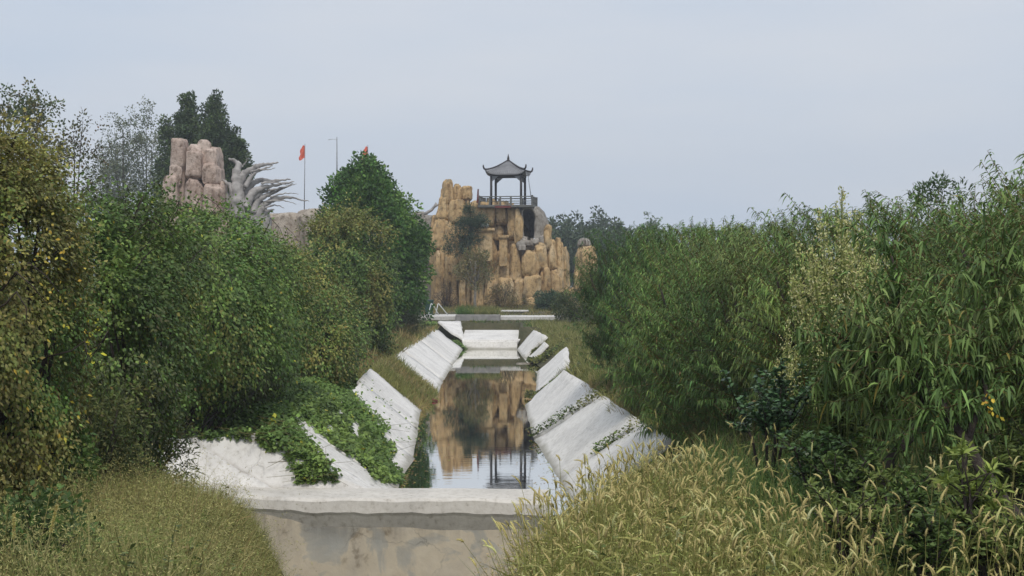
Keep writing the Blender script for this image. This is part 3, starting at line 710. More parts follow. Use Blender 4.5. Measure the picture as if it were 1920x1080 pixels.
# lightning rod stay, stair post, red pennant
m1 = MB(); m1.tube([at(990, 330, 119.2), at(993, 350, 118.9), at(996.5, 374, 118.7)], .035, 5)
tag(m1.build('guy_cable', POLE), 'thin cable hanging from the right eave of the pavilion', 'cable')
pn = thing('red_pennant', 'narrow red pennant left of the pavilion railing', 'pennant', (ax(896, 119), 119, az(384, 119)))
m1 = MB(); m1.tube([(.08, 0, 0), (.08, 0, 1.36)], .022, 6); m1.build('pole', POLE, pn)
m1 = MB(); vs, fs = [], []
for a in range(9):
    for b_ in range(3): vs.append((.06 - .09*b_*(1 - .5*(a/8)), .03*math.sin(a*1.3 + b_*1.7), .15 + 1.2*a/8))
for a in range(8):
    for b_ in range(2): fs.append((a*3+b_, a*3+b_+1, a*3+b_+4, a*3+b_+3))
m1.add(vs, fs); m1.build('cloth', DULLRED, pn)

# ------------------------------------------------------------------ flags and mast
def flag(px, yt, yb, Y, x0, f0, f1, lab, tilt):
    f = thing('flag', lab, 'flag', (ax(px, Y), Y, az(yb, Y)), 'red flags on thin poles')
    h = az(yt, Y) - az(yb, Y)
    m1 = MB(); m1.tube([(0, 0, 0), (tilt*h*.5, 0, h*.5), (tilt*h, 0, h)], [.045, .035, .025], 6); m1.build('pole', POLE, f)
    za, zb, w = az(f1, Y) - az(yb, Y), az(f0, Y) - az(yb, Y), (px - x0)/F*Y
    vs, fs = [], []; n, m = 12, 8
    for a in range(n+1):
        for b_ in range(m+1):
            t, s = a/n, b_/m; z = za + (zb-za)*t
            ww = w*(.72 + .28*math.sin(t*2.2 + .9) + .12*math.sin(t*9))
            vs.append((tilt*z - s*ww, .10*math.sin(s*6 + t*2.5), z - s*s*.22 + .05*math.sin(s*7 + t*5)))
    for a in range(n):
        for b_ in range(m): fs.append((a*(m+1)+b_, a*(m+1)+b_+1, (a+1)*(m+1)+b_+1, (a+1)*(m+1)+b_))
    m1 = MB(); m1.add(vs, fs, True); m1.build('cloth', ORANGEFLAG, f)
flag(570.5, 270, 412, 106, 560, 273, 297, 'red flag on a pole above the terrace wall, clear of the trees', .012)
flag(690.5, 272, 420, 112, 680, 275, 301, 'red flag rising from behind the top of the conical tree', -.004)
ms_ = thing('mast', 'bare grey mast between the two red flags', 'mast', (ax(632, 118), 118, az(400, 118)))
m1 = MB(); m1.tube([(0, 0, 0), (0, 0, 3.5), (0, 0, az(257, 118) - az(400, 118))], [.07, .06, .035], 7); m1.build('pole', POLE, ms_)
m1 = MB(); h_ = az(262, 118) - az(400, 118); m1.tube([(0, 0, h_), (-.35, 0, h_ + .05), (-.75, 0, h_ - .02)], [.025, .02, .03], 5); m1.build('lamp_arm', WHITEMETAL, ms_)

# ------------------------------------------------------------------ grey driftwood sculpture
SY = 90.5
sc_ = thing('driftwood_sculpture', 'grey root-like sculpture with pointed branches sweeping away from the pink rocks', 'sculpture', (ax(455, SY), SY, 1.6))
def branch(pts, r, name='branch', seed=0, dy=0):
    P = [Vector((ax(280 + cx/3.6, SY), SY + dy + (i*.12), az(140 + cy/3.6, SY))) for i, (cx, cy) in enumerate(pts)]
    out, rad = [], []
    rr = random.Random(seed)
    for i in range(len(P)-1):
        for s in range(5):
            t = s/5; p0, p1, p2, p3 = P[max(i-1, 0)], P[i], P[i+1], P[min(i+2, len(P)-1)]
            p = .5*((2*p1) + (p2-p0)*t + (2*p0-5*p1+4*p2-p3)*t*t + (3*p1-p0-3*p2+p3)*t**3)
            g = (i + t)/(len(P)-1); rr_ = .60*r[0]*(1-g)**1.25 + r[1]*g
            out.append(p + Vector((0, rr.uniform(-.05, .05), rr.uniform(-.04, .04)))); rad.append(rr_*rr.uniform(.82, 1.18))
    out.append(P[-1]); rad.append(r[1]*.4)
    mb = MB(); mb.tube(out, rad, 9); o = mb.build(name, DRIFT); put(o, sc_)
for k, (pts, r) in enumerate([
    ([(600, 960), (600, 850), (590, 740), (585, 660), (598, 605), (565, 578), (522, 564)], (1.0, .06)),
    ([(590, 800), (620, 690), (680, 640), (740, 612), (800, 600), (862, 588)], (.62, .05)),
    ([(640, 860), (660, 770), (720, 712), (800, 718), (870, 708), (942, 700)], (.55, .035)),
    ([(660, 900), (700, 800), (780, 760), (870, 742), (976, 720)], (.55, .035)),
    ([(700, 930), (730, 850), (800, 806), (870, 780), (965, 728)], (.5, .035)),
    ([(720, 960), (750, 890), (810, 850), (890, 826), (975, 832), (1066, 850)], (.55, .03)),
    ([(580, 860), (560, 765), (528, 735), (488, 708)], (.5, .06)),
    ([(560, 970), (540, 880), (520, 820), (508, 790)], (.6, .15)),
    ([(740, 960), (790, 925), (835, 905)], (.4, .05)),
    ([(650, 760), (690, 690), (730, 650), (790, 625), (830, 612)], (.32, .04)),
    ([(700, 840), (760, 790), (830, 775), (880, 760)], (.3, .04)),
    ([(640, 980), (660, 900), (680, 850), (700, 830)], (.75, .25)),
    ([(760, 735), (830, 728), (900, 738), (950, 745)], (.14, .02)), ([(800, 780), (860, 770), (930, 752), (990, 735)], (.14, .02)), ([(760, 860), (840, 845), (910, 850), (985, 872)], (.15, .02)),
    ([(690, 660), (740, 640), (800, 640), (850, 628)], (.14, .02)), ([(780, 900), (830, 880), (870, 885), (905, 900)], (.13, .02)), ([(600, 640), (625, 610), (640, 590), (650, 560)], (.12, .02)), ([(820, 830), (900, 805), (950, 800), (1010, 805)], (.12, .015)),
    ([(700, 990), (740, 930), (770, 900)], (.6, .2))]):
    branch(pts, r, seed=k, dy=(k % 3)*.25 - .2)
m1 = MB()
o = link(bpy.data.objects.new('trunk', rock_mesh('trunk', 4.6, 2.6, az(372, SY) - 1.6, DRIFT, 991, p=.6, rough=.12, taper=.25, ridge=.16, n=14)), sc_); o.location = (.2, .8, 0)

# ------------------------------------------------------------------ vegetation
def clump_crown(lv, cents, rad, n, L, W, cols, droop=.2, seg=1, curl=0.0, up=.3, center=None):
    cents = np.asarray(cents, float); k = len(cents)
    P0 = np.repeat(cents, n, 0); rad = np.broadcast_to(rad, (k,)); rr = np.repeat(rad, n)[:, None]
    d = norm(rs.normal(size=P0.shape)); P = P0 + d*rr*rs.uniform(.25, 1.0, (len(P0), 1))**.6
    c = cents.mean(0) if center is None else np.asarray(center, float)
    D = d*.7 + norm(P - c)*.5 + rs.normal(size=P.shape)*.45; D[:, 2] -= droop; D[:, 2] += 0
    ci = rs.randint(0, len(cols), k); col = np.repeat(np.asarray(cols, float)[ci], n, 0)
    T = np.clip(col*np.exp(rs.normal(0, .22, (len(P), 1)))*np.exp(rs.normal(0, .06, (len(P), 3))), .004, .7)
    Nn = d + np.array([0, 0, up]) 
    lv.add(P, D, L*rs.uniform(.7, 1.25, len(P)), W*rs.uniform(.75, 1.2, len(P)), T, seg, curl, Nn)

def env_points(n, c, r, shape='ball', seed=0, inner=.35, lump=.22):
    """clump centres through a crown envelope, denser at its uneven outside"""
    r_ = np.random.RandomState(seed); d = norm(r_.normal(size=(n, 3)))
    q = r_.uniform(inner**3, 1, (n, 1))**(1/3.)
    lumpy = 1 + lump*noise(d*1.7 + seed, 1.3, seed % 7)[:, None]
    p = d*q*lumpy
    if shape == 'cone':
        z = p[:, 2]; k = np.clip(1.14 - .34*(z + 1)/2 - .42*((z+1)/2)**2.5, .12, 1.2); p[:, 0] *= k; p[:, 1] *= k
    if shape == 'spire':
        z = p[:, 2]; k = np.clip(1.0 - .55*(z + 1)/2, .15, 1.2); p[:, 0] *= k; p[:, 1] *= k
    return np.asarray(c) + p*np.asarray(r)

def tree(name, label, cat, base, h, r, shape, cols, nclump, nleaf, L, W, crad, trunk_h, mat=LEAF, bark=BARK, seed=1, group=None, tr=.12, lump=.25, inner=.35, limbs=6, droop=.15, flat=0, bend=0):
    """base = foot of the trunk; crown from trunk_h to h"""
    t = thing(name, label, cat, base, group)
    cz = (h + trunk_h)/2; hz = (h - trunk_h)/2
    C = env_points(nclump, (bend, 0, cz), (r, r, hz), shape, seed, inner, lump)
    lv = Leaves(); clump_crown(lv, C, crad, nleaf, L, W, cols, droop, center=(bend, 0, cz - hz*.3))
    lv.build('crown', mat, t)
    m1 = MB(); r_ = random.Random(seed)
    m1.tube([(0, 0, -.3), (r_.uniform(-.08, .08), 0, trunk_h*.5), (bend*.5 + r_.uniform(-.1, .1), 0, trunk_h), (bend, 0, cz), (bend, 0, h*.9)], [tr*1.25, tr, tr*.9, tr*.55, tr*.15], 8)
    for k in range(limbs):
        p = C[r_.randrange(len(C))]; z0 = trunk_h*.8 + (p[2]-trunk_h*.8)*r_.uniform(.1, .5)
        a = Vector((bend*.6, 0, max(z0, trunk_h*.6))); b_ = Vector(p); mid = a.lerp(b_, .5) + Vector((0, 0, -.1*r))
        m1.tube([a, mid, b_], [tr*.45, tr*.3, tr*.08], 5)
    m1.build('trunk', bark, t); return t

def gz(x, y): return float(ground_z(np.array([x]), np.array([y]))[0])
def tr_at(px, Y): x = ax(px, Y); return (x, Y, gz(x, Y))

# far trees -----------------------------------------------------------
DK = [(.040, .062, .030), (.034, .055, .030), (.048, .075, .034), (.030, .048, .028)]
b0 = tr_at(386, 108)
tree('dense_tree', 'tall dark green tree with two leaders behind the pink rocks', 'tree', b0, az(262, 108)-b0[2]+1, 3.6, 'ball', DK, 10, 10, .3, .2, .8, 5.0, seed=3)
dt = bpy.data.objects['dense_tree']
lv = Leaves()
for cxp, topp, rr_, sd2, n_, zb_ in ((350, 160, 1.75, 5, 200, 6.4), (405, 176, 1.9, 6, 200, 6.4), (388, 216, 3.4, 7, 520, 4.0), (436, 232, 1.9, 8, 150, 6.0), (318, 222, 1.5, 10, 110, 5.0), (452, 262, 1.3, 11, 60, 6.5)):
    zt = az(topp, 108) - b0[2]; x_ = ax(cxp, 108) - b0[0]
    C = env_points(n_, (x_, 0, (zt + zb_)/2), (rr_, min(rr_, 2.6), (zt - zb_)/2), 'ball' if rr_ > 2 else 'spire', sd2, .3, .30)
    clump_crown(lv, C, .42, 85, .20, .13, DK, .1, center=(0, 0, 8))
for ch in list(dt.children):
    if ch.name.startswith('crown'): bpy.data.objects.remove(ch)
lv.build('crown', LEAF, dt)

GRY = [(.085, .105, .085), (.10, .12, .095), (.07, .09, .075)]
b1 = tr_at(247, 125)
for k, (px, top, rr_, lab) in enumerate(((232, 207, 1.7, 'slim airy grey green tree, taller and further from the dark tree'), (275, 206, 1.7, 'slim airy grey green tree right beside the dark tree'), (205, 258, 1.6, 'short airy grey green tree at the left end of the pale trees'))):
    bb = tr_at(px, 125 + k*3)
    tree('airy_tree', lab, 'tree', bb, az(top, 125 + k*3) - bb[2], rr_, 'ball', GRY, 210, 34, .20, .12, .5, 4.5, seed=21 + k, group='pale airy trees far left', lump=.35, tr=.10, limbs=14)
bb = tr_at(140, 44)
tree('sparse_tree', 'thin twiggy tree with sparse dark leaves above the left vines', 'tree', bb, az(212, 44) - bb[2], 1.05, 'ball', [(.05, .06, .035), (.06, .055, .04)], 120, 22, .11, .065, .30, 3.6, seed=31, lump=.4, tr=.05, limbs=26)
bb = tr_at(48, 62)
tree('tall_tree', 'tall loose leaved tree at the far left edge of the sky', 'tree', bb, az(148, 62) - bb[2], 1.5, 'ball', [(.05, .075, .045), (.065, .09, .05), (.09, .09, .045)], 130, 45, .15, .10, .38, 5.5, seed=33, lump=.4, tr=.09, limbs=12)
# big conical tree
BG = [(.038, .082, .026), (.052, .108, .032), (.030, .064, .024), (.072, .130, .038)]
bb = tr_at(719, 76)
bt = tree('conical_tree', 'big dark green conical tree beside the canal, left of the rock hill', 'tree', bb, az(296, 76) - bb[2], 3.45, 'cone', BG, 520, 95, .20, .14, .55, 1.0, seed=44, lump=.20, inner=.5, tr=.18)
# skew its top to the left as in the photograph
for ch in bt.children:
    n = len(ch.data.vertices); co = np.empty(n*3, np.float32); ch.data.vertices.foreach_get('co', co); co = co.reshape(-1, 3)
    co[:, 0] -= np.clip(co[:, 2]/9, 0, 1)**1.2*1.2; ch.data.vertices.foreach_set('co', co.ravel()); ch.data.update()

# distant tree belt right of the rock hill
FAR = [(.040, .060, .040), (.048, .070, .044), (.034, .052, .038)]
for k, (px, top, Y, rr_, lab) in enumerate(((1052, 404, 190, 3.2, 'round distant tree next to the right edge of the rock hill'), (1092, 400, 195, 3.4, 'tallest distant tree right of the rock hill'), (1130, 403, 200, 3.6, 'distant dark tree above the separate rock pillar'),
                                          (1160, 418, 190, 3.0, 'low distant tree between the dark belt and the pale crown'), (1076, 432, 170, 3.4, 'lower distant tree behind the gap beside the rock hill'), (1150, 436, 168, 3.2, 'low distant tree partly behind the nearest peach crowns'))):
    bb = tr_at(px, Y)
    tree('distant_tree', lab, 'tree', bb, az(top, Y) - bb[2], rr_, 'ball', FAR, 130, 32, .45, .3, .75, 1.2, seed=50 + k, group='distant trees behind the rockery', lump=.25, limbs=3)
bb = tr_at(1220, 150)
tree('pale_tree', 'pale hazy pointed crown showing above the peach trees', 'tree', bb, az(397, 150) - bb[2], 1.5, 'spire', [(.07, .10, .08), (.08, .11, .085)], 90, 30, .3, .16, .5, 2, seed=60, lump=.4)

# small tree, pine and bushes at the foot of the rock hill
bb = (ax(891, 108), 108, 1.95)
tree('small_tree', 'small grey green tree with pale forked trunk in front of the rockery', 'tree', bb, az(462, 108) - 1.95, 1.35, 'ball', [(.10, .105, .06), (.08, .09, .05), (.12, .11, .065)], 80, 40, .14, .09, .36, 1.7, bark=PALEBARK, seed=71, lump=.35, tr=.11, limbs=12)
def bush(name, label, base, rx, ry, h, cols, n, nl, L, W, crad, seed, mat=LEAF, cat='bush', group=None, lump=.3, inner=.3, droop=.1, stems=8, seg=1, curl=0.0, up=.3):
    t = thing(name, label, cat, base, group)
    C = env_points(n, (0, 0, h*.48), (rx, ry, h*.52), 'ball', seed, inner, lump)
    C = C[C[:, 2] > -.1]
    lv = Leaves(); clump_crown(lv, C, crad, nl, L, W, cols, droop, seg, curl, up, center=(0, 0, 0)); lv.build('foliage', mat, t)
    m1 = MB(); r_ = random.Random(seed)
    for k in range(stems):
        p = Vector(C[r_.randrange(len(C))]); m1.tube([(r_.uniform(-.1, .1), r_.uniform(-.1, .1), -.15), p*.5 + Vector((0, 0, .1)), p], [.02 + .01*h, .015 + .004*h, .006], 5)
    m1.build('stems', BARK, t); return t
PINE = [(.022, .042, .030), (.028, .050, .034)]
pt = thing('dark_pine', 'dark pine tree growing from a niche between the rock pillars', 'tree', (ax(878, 117.5), 117.5, az(500, 117.5)))
lv = Leaves()
for px, py, r0, n_ in ((881, 392, .5, 26), (888, 412, 1.1, 50), (872, 425, 1.3, 60), (866, 445, 1.3, 50), (886, 452, 1.0, 30), (852, 466, 1.0, 40), (900, 415, .7, 26)):
    c = at(px, py, 117.3) - pt.location; C = env_points(n_, c, (r0, r0*.6, r0*.62), 'ball', int(px), .1, .3)
    clump_crown(lv, C, .26, 26, .20, .05, PINE, -.1, center=c)
lv.build('crown', LEAF, pt)
m1 = MB(); m1.tube([(0, .3, -.4), (.1, .2, 1.6), (.2, .1, 3.2), (.15, 0, 5.0)], [.16, .13, .1, .03], 7); m1.build('trunk', BARK, pt)
FOOT = 'bushes at the foot of the rockery'
bush('bare_shrub', 'purplish brown twiggy shrub at the left foot of the rockery', (ax(838, 112), 112, 1.9), 1.0, .8, 2.3, [(.085, .06, .055), (.10, .075, .065), (.07, .06, .045)], 70, 36, .15, .03, .3, 81, cat='shrub', group=FOOT, stems=30)
bush('bare_shrub', 'brown dry shrub right of the small grey tree trunk', (ax(940, 111), 111, 1.9), 1.3, .8, 2.1, [(.085, .075, .045), (.11, .085, .055), (.07, .075, .04)], 80, 34, .15, .05, .3, 82, cat='shrub', group=FOOT, stems=30)
bush('blue_bush', 'bluish green rounded bush at the right foot of the rockery', (ax(1030, 104), 104, 1.9), 1.2, .9, 1.55, [(.035, .062, .045), (.045, .075, .052)], 80, 50, .15, .09, .28, 83, cat='bush', group=FOOT)
bush('bare_shrub', 'low dry shrub between the ochre pillars and the bluish bush', (ax(975, 109), 109, 1.9), 1.5, .8, 1.0, [(.12, .095, .055), (.09, .085, .045)], 60, 30, .15, .04, .26, 84, cat='shrub', group=FOOT, stems=16)
bush('dark_bush', 'dark low bush at the end of the paving, right side', (ax(1075, 92), 92, 1.7), 1.6, 1.2, 1.7, [(.05, .07, .03), (.06, .075, .035), (.04, .06, .03)], 110, 46, .13, .08, .28, 85, group=FOOT)
bush('dark_bush', 'dark bush on the left end of the paving beside the green bin', (ax(762, 93), 93, 1.6), .95, .9, 1.7, [(.04, .06, .035), (.05, .07, .04), (.035, .05, .035)], 100, 46, .13, .08, .28, 86, group=FOOT)
bush('grey_bush', 'greyish low bush in front of the conical tree by the canal', (ax(752, 80), 80, 1.4), 1.2, .9, 1.2, [(.055, .075, .045), (.07, .085, .055)], 90, 46, .10, .06, .24, 87, group=FOOT)

# vine covered masses on the left --------------------------------------
VG = np.array([(.068, .118, .038), (.056, .098, .034), (.088, .138, .045), (.048, .080, .030)])
VO = np.array([(.100, .118, .042), (.110, .115, .045), (.085, .105, .036), (.125, .130, .048)])
VB = np.array([(.100, .102, .045), (.122, .125, .050), (.082, .088, .040), (.145, .142, .055)])
VD = np.array([(.040, .055, .026), (.048, .060, .028), (.035, .045, .024)])
def vine_mass(name, label, base, blobs, n, L, mixf, seed, cat='bush', strands=True, group=None, inner=.18, stems=26, lump=.30, ns=9):
    """blobs: (x,y,z,rx,ry,rz) in world space. Strings of leaves run down the uneven surface."""
    t = thing(name, label, cat, base, group); base = np.array(base)
    B = np.array(blobs, float); wgt = (B[:, 3]*B[:, 5]); wgt = wgt/wgt.sum()
    m = int(n/ns*2.1)
    k = rs.choice(len(B), m, p=wgt); d = norm(rs.normal(size=(m, 3)))
    c, r = B[k, :3], B[k, 3:]
    lum = 1 + lump*noise(c + d*r, 1.15, seed % 9)[:, None] + lump*.5*noise(c + d*r, 2.6, (seed+3) % 9)[:, None]
    dep = np.where(rs.uniform(size=(m, 1)) < inner, rs.uniform(.5, .95, (m, 1)), rs.uniform(.93, 1.06, (m, 1)))
    lum = np.minimum(lum, 1.04); P = c + d*r*lum*dep
    P[:, 2] = np.minimum(P[:, 2], c[:, 2] + r[:, 2]*1.0 + .03*rs.normal(size=m))
    P = P + d*(noise(P, 4.2, (seed+5) % 9)*.10)[:, None]*(L/.07)
    ok = P[:, 2] > ground_z(P[:, 0], P[:, 1]) - .05
    ok &= (noise(P, 2.4*.075/L, (seed+6) % 9) + .55*noise(P, 5.5*.075/L, (seed+7) % 9) > -.18) | (rs.uniform(size=m) < .07)
    for q in range(len(B)):
        e = (((P - B[q, :3])/B[q, 3:])**2).sum(1); ok &= (e > .62) | (k == q) | (rs.uniform(size=m) < .12)
    P, d = P[ok], d[ok]; m = len(P); out = norm(d/np.array([1, 1, 1.0]))
    tang = np.array([0, 0, -1.0]) + out*out[:, 2:]; tang = norm(tang + rs.normal(size=(m, 3))*.45)
    step = L*.62; lv = Leaves()
    for s in range(ns):
        jitp = rs.normal(size=(m, 3))*L*.33
        Q = P + tang*step*s + jitp + out*.02*s
        Q[:, 2] -= .012*s*s*L
        D = tang*.75 + out*.35 + rs.normal(size=(m, 3))*.45; D[:, 2] -= .25
        T = mixf(Q)*np.exp(rs.normal(0, .19, (m, 1)))*(1.12 + .28*noise(Q, 1.9, (seed+2) % 9)[:, None])*np.exp(rs.normal(0, .07, (m, 3)))
        lv.add(Q - base, D, L*rs.uniform(.6, 1.25, m), L*.72*rs.uniform(.7, 1.2, m), np.clip(T, .004, .7), 1, rs.uniform(-.05, .25, m), out + np.array([0, 0, .5]))
    lv.build('foliage', LEAF, t)
    m1 = MB(); r_ = random.Random(seed)
    for q in range(stems):
        p = P[r_.randrange(m)]; bl = B[r_.randrange(len(B))]; g = np.array([bl[0], bl[1], gz(bl[0], bl[1]) - .1]); a, b_ = Vector(g - base), Vector(p - base)
        m1.tube([a, a.lerp(b_, .5) + Vector((r_.uniform(-.3, .3), r_.uniform(-.3, .3), .2)), b_], [.035, .022, .006], 5)
    for q in range(48):                 # bare runners that arch out of the mass
        i_ = r_.randrange(m); a = Vector(P[i_] - base); o_ = Vector(out[i_]); e1 = a + o_*.22*(L/.07) + Vector((r_.uniform(-.3, .3), 0, .25)); e2 = e1 + Vector((r_.uniform(-.5, .5), o_.y*.1, -.45))*(L/.07)
        m1.tube([a - o_*.2, a.lerp(e1, .6) + o_*.03, e1, e1.lerp(e2, .5) + o_*.06, e2], [.011, .010, .008, .006, .003], 4)
    m1.build('stems', BARK, t); return t
def pick(pal, Q, seed, f=.9):
    v = noise(Q, f, seed); v2 = rs.uniform(0, 1, len(Q)); i = np.clip(((v*.9 + .5)*.75 + v2*.25)*len(pal), 0, len(pal)-1e-3).astype(int); return pal[i]
def m_green(Q):
    v = noise(Q, .8, 4)[:, None] + rs.normal(0, .25, (len(Q), 1)); c = pick(VG, Q, 2)
    c = np.where(v > .55, pick(VO, Q, 5), c); c = np.where(v < -.6, pick(VD, Q, 6), c)
    y = rs.uniform(size=(len(Q), 1)) < .004; return np.where(y, np.array([.30, .27, .05]), c)
def m_brown(Q):
    v = noise(Q, 1.0, 5)[:, None] + rs.normal(0, .15, (len(Q), 1)); c = np.where(v > .1, pick(VB, Q, 1), pick(VO, Q, 2)); c = np.where(v < -.35, pick(VG, Q, 3), c)
    y = rs.uniform(size=(len(Q), 1)) < .015; return np.where(y, np.array([.30, .24, .05]), c)
def m_olive(Q):
    v = noise(Q, .9, 6)[:, None] + rs.normal(0, .3, (len(Q), 1)); c = np.where(v > -.1, pick(VO, Q, 1), pick(VG, Q, 2)); return np.where(v < -.75, pick(VD, Q, 6), c)
def m_mixed(Q):
    v = noise(Q, .8, 7)[:, None] + rs.normal(0, .3, (len(Q), 1)); c = np.where(v > .25, pick(VO, Q, 1), pick(VD, Q, 2)); return np.where(v < -.25, pick(VG, Q, 6), c)
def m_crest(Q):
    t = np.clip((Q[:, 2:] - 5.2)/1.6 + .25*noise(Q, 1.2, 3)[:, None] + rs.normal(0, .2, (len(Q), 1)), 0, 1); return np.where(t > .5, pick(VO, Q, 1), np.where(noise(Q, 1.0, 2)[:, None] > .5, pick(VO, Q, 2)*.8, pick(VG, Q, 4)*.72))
def bl(px, Y, topp, rpx, ry=None, zb=1.2, k=1.0):      # a rounded mass whose crest reaches photo row topp at column px
    x = ax(px, Y); rx = rpx/F*Y; zt = az(topp, Y); return (x, Y, (zt+zb)/2, rx, ry or rx*1.1, (zt-zb)/2*k)
G_ = 'vine smothered bushes on the left bank'
vine_mass('vine_bush', 'tall brownish yellow vine bush filling the left edge of the picture', (ax(-40, 13.5), 13.5, 2.3),
          [bl(0, 13.5, 250, 108, 1.2, 1.8), bl(55, 14.2, 350, 72, .9, 1.6), bl(-90, 13, 260, 120, 1.0, 1.8)], 100000, .046, m_brown, 1, group=G_)
vine_mass('vine_bush', 'dark leafy vine bush between the brown vines and the bright green mound', (ax(190, 18.5), 18.5, 2.0),
          [bl(150, 18.5, 350, 110, 1.2, 1.8), bl(240, 19.5, 365, 105, 1.3, 2.2), bl(185, 18.0, 490, 105, 1.0, 1.9)], 62000, .062, m_green, 2, group=G_)
vine_mass('vine_bush', 'largest bright green vine mound in the middle of the left bank', (ax(420, 29), 29, 1.5),
          [bl(325, 27.5, 384, 130, 1.7, 1.9), bl(420, 30.5, 408, 118, 2.0, 1.6), bl(492, 34, 455, 82, 1.9, 1.5), bl(360, 28.5, 510, 120, 1.3, 1.9), bl(475, 33.5, 560, 84, 1.4, 1.5)], 86000, .082, m_green, 3, group=G_)
vine_mass('vine_bush', 'olive topped bush with a black leafed hollow, just left of the gap in the slabs', (ax(590, 43), 43, 1.5),
          [bl(560, 42, 480, 78, 1.8, 1.3), bl(618, 43.5, 555, 64, 1.6, 1.4), bl(590, 40.5, 590, 66, 1.2, 1.4), bl(525, 41, 462, 60, 1.8, 1.3)], 42000, .095, m_olive, 4, group=G_)
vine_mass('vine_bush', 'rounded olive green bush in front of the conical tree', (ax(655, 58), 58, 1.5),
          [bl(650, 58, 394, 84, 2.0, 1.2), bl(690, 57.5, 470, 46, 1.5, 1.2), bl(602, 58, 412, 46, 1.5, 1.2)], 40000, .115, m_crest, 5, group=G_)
# ground vines over the slabs
def ground_vines(name, label, polys, n, L, mixf, hgt=.12, seed=0):
    P = []
    for (x0, x1, y0, y1, dens) in polys:
        k = int(n*dens); P.append(np.stack([rs.uniform(x0, x1, k), rs.uniform(y0, y1, k)], 1))
    return np.concatenate(P)
def slope_z(X, Y):                      # top of the slabs or of the ground, whichever is higher
    a = wl(Y) - X; b = X - wr(Y); w = np.interp(Y, [31, 34, 50, 87], [2.25, 1.75, 1.7, 1.75])
    zl = np.where((a > -.25) & (a < w) & (Y > 27.5) & (Y < 87), -.18 + (a + .25)/(w + .25)*1.62, -9)
    zr = np.where((b > -.2) & (b < 1.7) & (Y > 27) & (Y < 40), -.18 + (b + .2)/1.95*1.62, -9)
    return np.maximum(np.maximum(ground_z(X, Y) + .02, .0), np.maximum(zl, zr))
def creeper(name, label, X, Y, L, mixf, hgt, lift=.0, cat='creeper', seg=1):
    m = len(X); Z = slope_z(X, Y) + lift + hgt*rs.uniform(0, 1, m)**1.4
    P = np.stack([X, Y, Z], 1); base = np.array([X.mean(), Y.mean(), float(slope_z(X.mean(), Y.mean()))])
    D = rs.normal(size=(m, 3)); D[:, 2] = D[:, 2]*.35 + .1
    lv = Leaves(); T = np.clip(mixf(P)*np.exp(rs.normal(0, .22, (m, 1))), .004, .7)
    lv.add(P - base, D, L*rs.uniform(.6, 1.2, m), L*.8*rs.uniform(.7, 1.2, m), T, seg, rs.uniform(0, .3, m), np.tile([0.25, -.3, 1.0], (m, 1)))
    o = lv.build(name, LEAF); o.location = base; o['kind'] = 'stuff'; o['label'] = label; return o
def m_bright(Q):
    c = pick(VG, Q, 2)*1.15; y = rs.uniform(size=(len(Q), 1)) < .012; return np.where(y, np.array([.40, .36, .06]), c)
# main mat: hugs the slope from the bank top; lower limit wanders
def vine_region(n, y0, y1, low, x_hi=-8.0):
    Y = rs.uniform(y0, y1, n); w = wl(Y); lowx = low(Y) + .16*noise(np.stack([Y, Y*0, Y*0], 1), 2.2, 1)
    X = w - lowx - rs.uniform(0, 1, n)**.9*(w - lowx - x_hi); return X, Y
Xa, Ya = vine_region(52000, 30.4, 46.6, lambda Y: np.interp(Y, [30.2, 31.0, 33, 37, 40, 43, 46.6], [.55, .12, .35, .95, 1.28, 1.6, 2.2]) + .10*rs.normal(size=len(Y))**2, -6.8)
k_ = (wl(Ya) - Xa > 1.75) & (Ya > 30.55 + .35*noise(np.stack([Xa, Xa*0, Xa*0], 1), 2.6, 3)) & ((Ya < 36) | (rs.uniform(size=len(Xa)) < .75)); Xa, Ya = Xa[k_], Ya[k_]
Xs = wl(33 + 0*np.arange(120)) - rs.uniform(.15, 2.0, 120); Ys = rs.uniform(31, 42, 120); Xa = np.concatenate([Xa, Xs]); Ya = np.concatenate([Ya, Ys])
Xb, Yb = vine_region(15000, 26.9, 30.0, lambda Y: np.interp(Y, [27.2, 27.9, 29.4], [.55, .10, .25]) + .12*rs.normal(size=len(Y))**2, -6.6)
k_ = (Yb < 29.35 + .35*noise(np.stack([Xb, Xb*0, Xb*0], 1), 2.4, 5)) & (Yb > 27.25 + .30*noise(np.stack([Xb, Xb*0, Xb*0], 1), 2.2, 6) + np.clip(1.2 - wl(Yb) + Xb, 0, 1)*.3); k_ &= wl(Yb) - Xb > 2.4; Xb, Yb = Xb[k_], Yb[k_]
Xc, Yc = vine_region(9000, 27.3, 31.5, lambda Y: Y*0 + 2.3, -8.5)
Xd, Yd = vine_region(1500, 29.2, 31.2, lambda Y: Y*0 + 2.1, -6.6)
k_ = rs.uniform(size=len(Xc)) < .95
creeper('ivy', 'bright green creeper spreading down the left canal slabs', np.concatenate([Xa, Xb, Xc[k_], Xd]), np.concatenate([Ya, Yb, Yc[k_], Yd]), .105, m_bright, .26)
